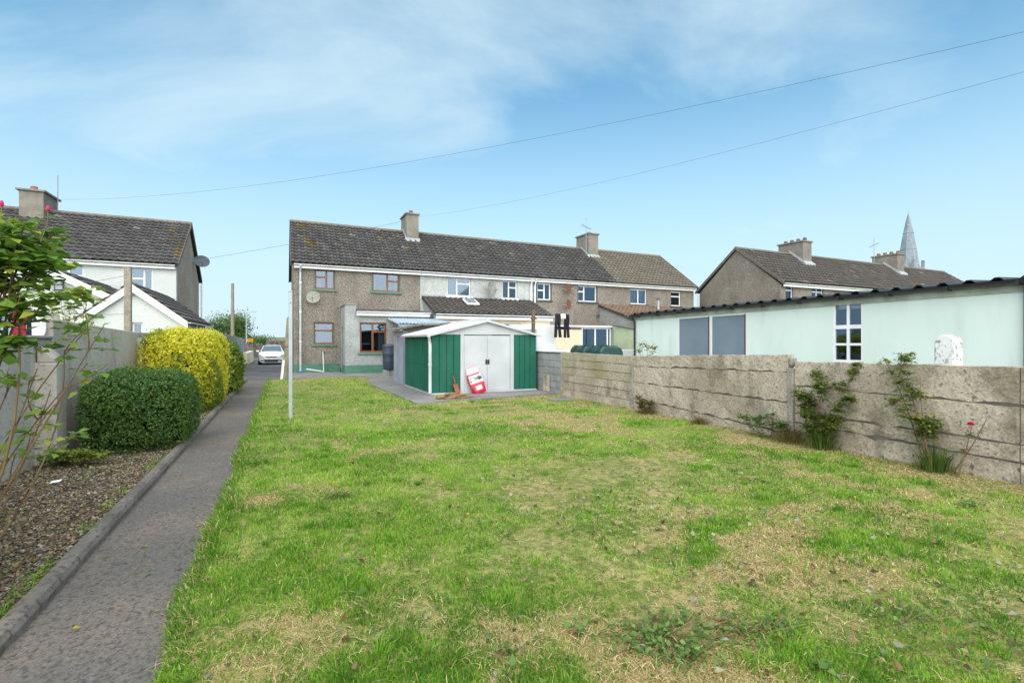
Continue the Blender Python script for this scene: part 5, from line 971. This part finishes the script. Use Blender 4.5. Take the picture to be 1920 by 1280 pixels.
def at(px, py, zc): x, y, v = ray(px, py); return Vector((x * zc, y * zc, CAM_H + v * zc))
RB = Vector((-1.9, 4.05, .02))
ro = stems_leaves('rose_bush', 'tall straggly rose bush with pink buds at the left edge', RB, [at(45, 425, 3.1), at(-30, 435, 2.9), at(100, 425, 3.2), at(-10, 410, 3.0), at(30, 450, 3.0), at(75, 410, 3.15), at(5, 425, 3.05), at(-40, 500, 2.9), at(15, 500, 3.0)], .078, [(0, (.08, .18, .03)), (.5, (.17, .32, .05)), (1, (.38, .45, .07))], 17, n_sub=2.0, sub_min=6, leaf_from=.82, per=9, r0=.011, jitter=.16, cat='rose bush', sub_len=.17)
stems_leaves('rose_shoots', 'thin sparse rose shoots spreading right in front of the left wall', RB + Vector((.06, .05, 0)), [at(195, 610, 3.4), at(160, 620, 3.4), at(120, 655, 3.3), at(165, 680, 3.5), at(70, 690, 3.2), at(135, 720, 3.4), at(30, 700, 3.1), at(95, 730, 3.3)], .068, [(0, (.09, .2, .03)), (.5, (.2, .36, .05)), (1, (.42, .48, .08))], 19, n_sub=1.6, sub_min=4, leaf_from=.7, per=2.6, r0=.008, jitter=.2, cat='rose bush', sub_len=.2)
for p in (at(90, 397, 3.1), at(3, 388, 3.0)): MB().lathe([(.004, 0), (.012, .012), (.011, .026), (.005, .04)], p, 8).build('rose_bud', 'petal', ro, smooth=True); MB().tube([p - Vector((.03, .02, .2)), p - Vector((.004, 0, .08)), p], .003, 5).build('bud_stalk', 'rose_stem', ro)
for q in range(4): pass
hedge('golden_shrub', 'yellow leafed shrub cut by the left edge below the rose', (-1.98, 3.62, .5), .36, .3, .46, 2600, .04, YELLOW, 2.2, .12, 14, kind='shrub', topcol=LIME)
XP = 7.0
def wallpt(px, py, x=XP - .08): return onX(px, py, x)
b1 = wallpt(1520, 838); b1.z = .0
stems_leaves('wall_shrub', 'bushy rose with bronze shoots at the foot of the right wall', b1, [wallpt(1500, 715), wallpt(1555, 700), wallpt(1590, 735), wallpt(1535, 770), wallpt(1510, 760), wallpt(1565, 790), wallpt(1600, 770)], .046, [(0, (.055, .12, .025)), (.6, (.13, .21, .04)), (1, (.34, .26, .06))], 23, n_sub=3, leaf_from=.2, per=16, r0=.008, cat='shrub', sub_len=.3)
b2_ = wallpt(1745, 872); b2_.z = 0
stems_leaves('wall_rose', 'tall thin rose reaching above the right wall', b2_, [wallpt(1690, 660, 6.95), wallpt(1655, 668, 6.95), wallpt(1725, 705), wallpt(1710, 745)], .05, [(0, (.055, .12, .025)), (.55, (.13, .21, .04)), (1, (.32, .28, .05))], 29, n_sub=2, leaf_from=.4, per=15, r0=.009, cat='rose bush', sub_len=.25, jitter=.08)
b3_ = wallpt(1785, 880, 6.9); b3_.z = 0
pr_ = stems_leaves('pink_rose', 'leaning rose stem with one bright pink flower at the right wall', b3_, [wallpt(1850, 785, 6.85), wallpt(1822, 800, 6.85)], .026, [(0, (.05, .1, .02)), (1, (.16, .19, .04))], 31, n_sub=1, leaf_from=.75, per=4, r0=.008, cat='rose bush', sub_len=.2, jitter=.12)
flower(pr_, wallpt(1820, 797, 6.84), .045)
iv = stems_leaves('ivy', 'sprig of ivy hanging over the right wall', wallpt(1592, 716, XW - .012), [wallpt(1608, 682, XW - .02), wallpt(1600, 690, XW - .02)], .028, LIME, 33, n_sub=2, leaf_from=.0, per=14, r0=.003, cat='ivy', sub_len=.3, jitter=.05)
def weedclump(name, p, label, n, h, spread, stops, seed, cat='weed', wid=.009, lean=.8):
    """tuft of long grass blades"""
    r = np.random.default_rng(seed); a = r.uniform(0, 6.28, n); rad = np.abs(r.normal(0, spread, n)); B = np.stack([p[0] + np.cos(a) * rad, p[1] + np.sin(a) * rad, np.full(n, .0)], 1); hh = h * r.uniform(.2, 1.15, n) * np.exp(-(rad / spread / 1.6) ** 2); dr = np.stack([np.cos(a), np.sin(a)], 1) * (lean * hh * np.abs(r.normal(.6, .5, n)))[:, None]
    return blades(name, B, hh, dr, wid * r.uniform(.6, 1.3, n), lerp_cols(np.clip(r.normal(.5, .3, n), 0, 1), stops), r, label, cat)
def blades(name, B, h, lean, wd, cols, r, label=None, cat=None, kind=None, m='blade'):
    n = len(B); ang = r.uniform(0, 6.28, n); s = np.stack([np.cos(ang), np.sin(ang), np.zeros(n)], 1) * (wd / 2)[:, None]; l3 = np.concatenate([lean, np.zeros((n, 1))], 1); z = np.zeros((n, 3)); z[:, 2] = h
    mid = B + l3 * .3 + z * .62; tip = B + l3 + z * np.clip(1 - .25 * (np.linalg.norm(lean, axis=1) / np.maximum(h, 1e-4)) ** 2, .12, 1)[:, None]
    V = np.stack([B - s, B + s, mid - s * .75, mid + s * .75, tip], 1).reshape(-1, 3); F = np.array([0, 1, 3, 0, 3, 2, 2, 3, 4]); lo = (np.arange(n)[:, None] * 5 + F[None]).ravel()
    cc = np.repeat(cols, 5, 0)
    if kind: return tag(np_mesh(name, V, lo, np.full(n * 3, 3), cc, m, None), label, cat, None, kind)
    t = thing(name, (float(B[:, 0].mean()), float(B[:, 1].mean()), 0), label, cat); tag(np_mesh('blades', V, lo, np.full(n * 3, 3), cc, m, t), kind='stuff'); return t
GRS = [(0, (.045, .1, .018)), (.5, (.09, .18, .03)), (1, (.3, .27, .1))]
DRYG = [(0, (.1, .12, .03)), (.5, (.2, .16, .06)), (1, (.34, .26, .12))]
for i, (px, py, n, h, sp_, st, lb) in enumerate([(1540, 845, 420, .42, .13, GRS, 'tall grass tuft under the bushy rose at the right wall'), (1752, 880, 360, .4, .12, GRS, 'tall grass tuft at the foot of the tall wall rose'), (1478, 832, 700, .28, .16, DRYG, 'dry brown weed mound left of the bushy rose at the right wall'), (1212, 780, 600, .2, .13, DRYG, 'small dry weed at the right wall by the mossy slabs'), (1310, 795, 500, .17, .12, DRYG, 'brown dead tuft at the middle of the right wall')]):
    p = onX(px, py, 6.93); weedclump('grass_tuft', (p.x, p.y), lb, n, h, sp_, st, 60 + i)
stems_leaves('wall_weed', 'dark leafy weed by the mossy slabs of the right wall', Vector((6.95, 8.05, 0)), [(6.85, 8.1, .3), (6.9, 7.85, .25), (6.88, 8.3, .22)], .045, BRONZE, 37, n_sub=2, leaf_from=.1, per=10, r0=.006, cat='weed', sub_len=.4)
stems_leaves('wall_weed', 'leafy weed on the brown mound left of the bushy rose', Vector((6.9, 5.2, 0)), [(6.8, 5.3, .32), (6.85, 5.05, .34), (6.82, 5.5, .24), (6.9, 4.85, .28)], .045, DKGREEN, 39, n_sub=2, leaf_from=.1, per=10, r0=.006, cat='weed', sub_len=.4)
fy_ = stems_leaves('flowering_plant', 'flowering plant with red blooms showing over the slab wall', onX(1212, 690, 7.9) * 1.0, [onX(1204, 652, 7.85), onX(1213, 650, 7.85), onX(1228, 655, 7.85), onX(1195, 655, 7.85)], .05, LIME, 41, n_sub=1, leaf_from=.3, per=8, r0=.006, cat='plant')
flower(fy_, onX(1227, 655, 7.84), .06); flower(fy_, onX(1211, 649, 7.84), .04)
# far tree at the end of the drive
def tree(name, label, base, h, rx, n, leaf, stops, seed):
    r = np.random.default_rng(seed); o = thing(name, base, label, 'tree'); b = Vector(base); mb = MB(); mb.tube([b + Vector((0, 0, -.2)), b + Vector((.1, 0, h * .3)), b + Vector((0, .1, h * .6))], [.22, .16, .07], 8)
    tips = []
    for i in range(16):
        a = r.uniform(0, 6.28); e = b + Vector((math.cos(a) * rx * r.uniform(.3, .9), math.sin(a) * rx * r.uniform(.3, .9), h * r.uniform(.45, .97))); s = b + Vector((0, 0, h * r.uniform(.2, .5))); mb.tube([s, s.lerp(e, .55) + Vector((0, 0, .2)), e], [.07, .04, .01], 5); tips.append(e)
    mb.build('trunk', 'bark', o)
    k = r.integers(0, len(tips), n); P = np.array([tips[i] for i in k]) + r.normal(0, 1, (n, 3)) * np.array([rx * .27, rx * .27, h * .11]); tag(leaves('crown', P, r.normal(size=(n, 3)) + np.array([0, 0, .6]), leaf * r.uniform(.7, 1.3, n), lerp_cols(np.clip(r.normal(.5, .25, n), 0, 1), stops), parent=o), kind='stuff')
    return o
t_ = onY(434, 640, 64); tree('garden_tree', 'bushy green tree behind the telegraph pole', (t_.x, 64, -.3), 4.3, 1.9, 6500, .2, GREEN, 71)
for i, (px, lb) in enumerate(((478, 'low hedge tree right of the street lamp'), (385, 'dark tree left of the telegraph pole behind the white house'))): t2 = onY(px, 640, 75); tree('garden_tree', lb, (t2.x, 75, -.3), [2.3, 3.6][i], 2.0, 2500, .22, DKGREEN, 73 + i)

# ================================================================== GROUND COVER
def in_lawn(x, y):
    m = (x > -.52) & (x < 7.05) & (y > -.5) & (y < 21.3); slab = (x > 2.86 - .0 + np.clip((y - 14) * -.03, -.14, .06)) & (y > 11.5 + (x - 2.9) * .12); far = (y > 17.2) & (x > 2.75 + (y - 17.2) * .1); pole = (np.abs(x - .13) < .05) & (np.abs(y - 10.51) < .05)
    return m & ~slab & ~far & ~pole
def straw_map(x, y):
    s = .41 + (fbm(x, y, .7, 101, 4) - .5) * 1.7 + (fbm(x, y, 3.0, 131, 3) - .5) * 1.6
    s = s + .16 * np.exp(-((x - 3.9) ** 2 / 3 + (y - 3.4) ** 2 / 4)) + .2 * np.clip((x - 4.2) / 2.6, 0, 1) + .3 * np.clip((x - 6.2) / .7, 0, 1) - .16 * np.clip((3.2 - x) / 2.5, 0, 1)
    s = s + .3 * np.exp(-((y - 11.2) / .7) ** 2) * (x > 2.6) + .28 * np.exp(-((y - 20.6) / .9) ** 2) + .2 * np.exp(-((x + .42) / .12) ** 2) * (y > 9)
    for (px, py, rr, a) in ((580, 940, .35, .4), (1290, 1255, .5, .5), (1330, 1010, .5, .22), (870, 970, .25, .3), (1490, 960, .6, .2), (680, 1230, .6, -.25), (1040, 800, .9, .3), (1130, 795, .8, .3), (900, 1200, .5, -.1)):
        g_ = onG(px, py); s = s + a * np.exp(-((x - g_.x) ** 2 + (y - g_.y) ** 2) / rr ** 2)
    return s
def pts_field(n, p_fall, rmin, rmax, seed):
    """random lawn points, denser near where one stands"""
    r = np.random.default_rng(seed); a = r.uniform(-1.2, 1.75, n * 2); u = r.random(n * 2); d = rmin * (rmax / rmin) ** (u ** p_fall); x = np.sin(a) * d; y = np.cos(a) * d; k = in_lawn(x, y); return x[k][:n], y[k][:n], d[k][:n]
r = np.random.default_rng(5)
GC = [(0, (.08, .215, .018)), (.35, (.17, .38, .028)), (.7, (.3, .5, .055)), (1, (.47, .61, .14))]
SC = [(0, (.26, .185, .08)), (.5, (.57, .455, .225)), (1, (.8, .66, .38))]
x, y, d = pts_field(600000, .92, 1.6, 24, 201); n = len(x); s = straw_map(x, y); thick = fbm(x, y, 3.2, 151, 3)
isstraw = r.random(n) < np.clip((s - .42) * 1.75, .06, .93); bare = r.random(n) < np.clip((s - .62) * 1.2, 0, .45); keep = ~(bare & ~isstraw)
g1 = fbm(x, y, 1.1, 171, 3); g2 = vnoise(x, y, 9.0, 177); cols = lerp_cols(np.clip(r.normal(.42, .25, n) + (g1 - .5) * 1.3 + (g2 - .5) * .5, 0, 1), GC); cols[isstraw] = lerp_cols(np.clip(r.normal(.5, .27, isstraw.sum()), 0, 1), SC)
h = (.02 + .036 * np.clip(thick - .2, 0, 1)) * r.uniform(.5, 1.5, n); h[isstraw] *= .55; edge = np.exp(-((x + .5) / .07) ** 2); h = h * (1 + 1.1 * edge * (vnoise(x, y, 1.7, 9) > .35)); h *= np.clip(.75 + d * .03, .8, 1.2)
la = r.uniform(0, 6.28, n); lm = h * np.abs(r.normal(.5, .35, n)); lm[isstraw] = h[isstraw] * r.uniform(.8, 3.4, isstraw.sum()); lean = np.stack([np.cos(la), np.sin(la)], 1) * lm[:, None]
wd = (.0028 + .0007 * d) * r.uniform(.7, 1.5, n); B = np.stack([x, y, np.full(n, .008)], 1)
blades('grass', B[keep], h[keep], lean[keep], wd[keep], cols[keep], r, 'mown green and straw coloured grass of the lawn', 'grass', 'stuff')
# loose mowings and longer tufts
x, y, d = pts_field(26000, 1.0, 1.6, 14, 203); n = len(x); s = straw_map(x, y); k = r.random(n) < np.clip((s - .3) * 1.6, .1, 1); x, y, d = x[k], y[k], d[k]; n = len(x); la = r.uniform(0, 6.28, n); ll = r.uniform(.03, .11, n)
blades('grass_clippings', np.stack([x, y, r.uniform(.02, .045, n)], 1), r.uniform(.004, .02, n), np.stack([np.cos(la), np.sin(la)], 1) * ll[:, None], .0028 + .0005 * d, lerp_cols(np.clip(r.normal(.65, .25, n), 0, 1), SC), r, 'pale dry clippings strewn on the lawn', 'clippings', 'stuff')
tx, ty, td = pts_field(700, 1.0, 1.8, 16, 205); k = (straw_map(tx, ty) < .62) | (r.random(len(tx)) < .25); tx, ty, td = tx[k], ty[k], td[k]; m_ = len(tx); c_ = np.repeat(np.arange(m_), 70); n = len(c_); rad = np.abs(r.normal(0, .07, n)) * (.6 + 1.6 * r.random(m_)[c_]); a = r.uniform(0, 6.28, n); hh = r.uniform(.03, .085, n) * (.5 + .8 * r.random(m_)[c_] ** 2); gcol = np.clip(r.normal(.25, .15, n) + (r.random(m_)[c_] - .5) * .7, 0, 1)
X_ = tx[c_] + np.cos(a) * rad; Y_ = ty[c_] + np.sin(a) * rad; k = in_lawn(X_, Y_)
blades('grass_tufts', np.stack([X_, Y_, np.full(n, .008)], 1)[k], hh[k], (np.stack([np.cos(a), np.sin(a)], 1) * (hh * r.uniform(.2, .9, n))[:, None])[k], (.0035 + .0006 * td[c_])[k], lerp_cols(gcol, GC)[k], r, 'longer bright green tufts standing in the lawn', 'grass', 'stuff')
# path edge fringe
n = 15000; y = 1.8 * (21 / 1.8) ** r.random(n); x = -.5 + r.normal(0, .028, n) + .03 * np.sin(y * 5) * np.exp(-y / 8) + (vnoise(y, y * 0, 1.3, 4) - .5) * .09; hh = r.uniform(.03, .1, n) * (.35 + vnoise(y, y * 0, 2.1, 8)); a = r.normal(3.14, 1.0, n); st = r.random(n) < .25
c = lerp_cols(np.clip(r.normal(.2, .15, n), 0, 1), GC); c[st] = lerp_cols(r.random(st.sum()), SC); blades('edge_grass', np.stack([x, y, np.full(n, .006)], 1), hh, np.stack([np.cos(a), np.sin(a)], 1) * (hh * r.uniform(.3, 1.1, n))[:, None], .0032 + .0008 * y, c, r, 'longer grass fringing the edge of the path', 'grass', 'stuff')
# fallen leaves on the lawn (brown) and on the path (green, yellow)
x, y, d = pts_field(6500, 1.0, 1.9, 16, 207); k = r.random(len(x)) < .06 + .8 * np.exp(-((x - 3.9) ** 2 / 3 + (y - 3.4) ** 2 / 5)); x, y = x[k], y[k]; n = len(x)
lc = np.array([(.17, .09, .04), (.28, .17, .08), (.1, .06, .035), (.34, .25, .15), (.4, .38, .33), (.08, .14, .05), (.16, .22, .13)])[r.integers(0, 7, n)] * r.uniform(.7, 1.2, (n, 1))
leaves('fallen_leaves', np.stack([x, y, r.uniform(.03, .05, n)], 1), np.stack([r.normal(0, .45, n), r.normal(0, .45, n), np.ones(n)], 1), r.uniform(.02, .055, n), lc, aspect=.7); tag(bpy.data.objects['fallen_leaves'], 'brown fallen leaves scattered over the lawn', 'leaves', None, 'stuff')
n = 60; y = 1.9 * (16 / 1.9) ** r.random(n); x = r.uniform(-1.22, -.55, n); lc = np.array([(.09, .2, .04), (.14, .25, .05), (.42, .36, .05), (.2, .14, .07)])[r.integers(0, 4, n)]
tag(leaves('path_leaves', np.stack([x, y, np.full(n, .02)], 1), np.stack([r.normal(0, .3, n), r.normal(0, .3, n), np.ones(n)], 1), r.uniform(.02, .05, n), lc, aspect=.6), 'green and yellow leaves dropped on the path', 'leaves', None, 'stuff')
# broad-leaved weeds in the lawn
def rosette(px, py, n, spread, leaf, stops, seed, label, flat=.55):
    g_ = onG(px, py); q = np.random.default_rng(seed); P = np.stack([g_.x + q.normal(0, spread, n), g_.y + q.normal(0, spread * .6, n), np.abs(q.normal(.025, .02, n)) + .018], 1); Nn = np.stack([q.normal(0, flat, n), q.normal(0, flat, n), np.ones(n)], 1)
    o = thing('lawn_weed', (g_.x, g_.y, 0), label, 'weed'); tag(leaves('leaves', P, Nn, leaf * q.uniform(.6, 1.3, n), lerp_cols(np.clip(q.normal(.5, .25, n), 0, 1), stops), parent=o, aspect=.75, fold=.14), kind='stuff')
    mb = MB(); mb.tube([(g_.x, g_.y, -.01), (g_.x, g_.y, .03)], .006, 5)
    for i in range(0, n, 3): p = Vector(P[i]); mb.tube([(g_.x, g_.y, 0.01), p], .0018, 3, cap=False)
    mb.build('stalks', 'rose_stem', o)
WG = [(0, (.05, .13, .03)), (.5, (.12, .25, .05)), (1, (.22, .36, .08))]
for i, (px, py, n, sp_, lf, lb) in enumerate([(1240, 1200, 420, .17, .032, 'dark green creeping weed patch in the near right lawn'), (1420, 1195, 230, .16, .03, 'creeping weed patch right of the bare straw at the bottom'), (1300, 1235, 90, .08, .035, 'small leafy weed on bare straw at the bottom of the lawn'), (1085, 1190, 14, .05, .06, 'broad dock leaves in the near middle lawn'), (1545, 1265, 20, .06, .05, 'leafy weed at the bottom edge right of centre'), (950, 1235, 12, .06, .05, 'few broad leaves at the bottom centre of the lawn'), (640, 935, 130, .09, .03, 'bluish green weed clump by the bare patch left of centre'), (1880, 1200, 110, .25, .03, 'leafy weeds at the bottom right corner of the lawn'), (1820, 955, 90, .1, .03, 'low weed near the right edge below the wall'), (1700, 1170, 60, .15, .03, 'scattered plantain leaves in the right lawn')]): rosette(px, py, n, sp_, lf, WG, 90 + i, lb)
n = 14; x, y, d = pts_field(n, 1.0, 3, 13, 211); mb = MB()
for i in range(len(x)): mb.lathe([(.002, 0), (.008, .003), (.006, .007)], (x[i], y[i], .05), 7); mb.tube([(x[i], y[i], .0), (x[i], y[i], .05)], .0015, 4, cap=False)
tag(mb.build('dandelions', 'yellow_petal'), 'tiny yellow flowers dotted in the lawn', 'flowers', None, 'stuff')
# planting bed: bark, stones and litter
n = 42000; y = 1.5 * (21 / 1.5) ** (r.random(n) ** .9); x = r.uniform(-2.7, -1.38, n); sz = r.uniform(.006, .022, n) * np.clip(.75 + y * .05, .8, 1.6); P = np.stack([x, y, .03 + r.uniform(0, .018, n)], 1)
oct_ = np.array([(1, 0, 0), (-1, 0, 0), (0, 1, 0), (0, -1, 0), (0, 0, 1), (0, 0, -1)], float); sc_ = np.stack([sz * r.uniform(.6, 1.4, n), sz * r.uniform(.5, 1.0, n), sz * r.uniform(.3, .7, n)], 1); ro_ = r.uniform(0, 6.28, n); V = oct_[None] * sc_[:, None]; V = V + r.normal(0, .12, V.shape) * sz[:, None, None]
ca, sa = np.cos(ro_)[:, None], np.sin(ro_)[:, None]; V = np.stack([V[..., 0] * ca - V[..., 1] * sa, V[..., 0] * sa + V[..., 1] * ca, V[..., 2]], -1) + P[:, None]
F = np.array([0, 2, 4, 2, 1, 4, 1, 3, 4, 3, 0, 4, 2, 0, 5, 1, 2, 5, 3, 1, 5, 0, 3, 5]); lo = (np.arange(n)[:, None] * 6 + F).ravel(); pal = np.array([(.2, .16, .12), (.27, .23, .19), (.13, .095, .07), (.33, .3, .27), (.1, .09, .085), (.24, .17, .11)])[r.integers(0, 6, n)] * r.uniform(.6, 1.35, (n, 1)) * np.array([.97, 1, .95])
tag(np_mesh('bed_gravel', V.reshape(-1, 3), lo, np.full(n * 8, 3), np.repeat(pal, 6, 0), 'gravel'), 'brown stones and bark chips covering the planting bed', 'gravel', None, 'stuff')
n = 11000; y = 1.5 * (20 / 1.5) ** r.random(n); x = r.uniform(-2.68, -1.38, n); lc = np.array([(.24, .16, .09), (.33, .26, .17), (.15, .1, .06), (.4, .35, .27), (.09, .15, .04), (.3, .28, .06)])[r.choice(6, n, p=[.3, .25, .22, .12, .07, .04])] * r.uniform(.7, 1.2, (n, 1))
tag(leaves('bed_litter', np.stack([x, y, r.uniform(.045, .065, n)], 1), np.stack([r.normal(0, .6, n), r.normal(0, .6, n), np.ones(n)], 1), r.uniform(.02, .05, n), lc, aspect=.6), 'dry leaf litter lying on the planting bed', 'leaf litter', None, 'stuff')
n = 7000; y = 1.6 * (20 / 1.6) ** r.random(n); x = np.where(r.random(n) < .55, -1.38 - np.abs(r.normal(0, .05, n)), r.uniform(-2.65, -1.4, n)); k = (fbm(x, y, 1.8, 301) > .56); x, y = x[k], y[k]; n = len(x); a = r.uniform(0, 6.28, n); hh = r.uniform(.015, .06, n)
blades('bed_weeds', np.stack([x, y, np.full(n, .03)], 1), hh, np.stack([np.cos(a), np.sin(a)], 1) * (hh * .8)[:, None], .005 + .0007 * y, lerp_cols(np.clip(r.normal(.3, .2, n), 0, 1), GC), r, 'small green weeds sprouting in the planting bed', 'weeds', 'stuff')
for i, (x, y, lb) in enumerate([(-2.45, 7.5, 'leafy weed at the foot of the left wall pier'), (-2.2, 7.4, 'low weed in front of the dark green bush')]): stems_leaves('bed_weed', lb, Vector((x, y, .03)), [(x + .1, y - .1, .2), (x - .12, y, .17), (x + .02, y + .14, .2), (x + .18, y + .06, .12)], .04, LIME if i else GREEN, 310 + i, n_sub=2, leaf_from=.1, per=9, r0=.004, cat='weed')
tag(MB().add([(-2.2, 6.6, .065), (-2.12, 6.62, .07), (-2.11, 6.66, .085), (-2.19, 6.64, .08)], [(0, 1, 2, 3)]).build('paper_scrap', 'cloth_white', recalc=False), 'white scrap of paper lying on the planting bed', 'litter')
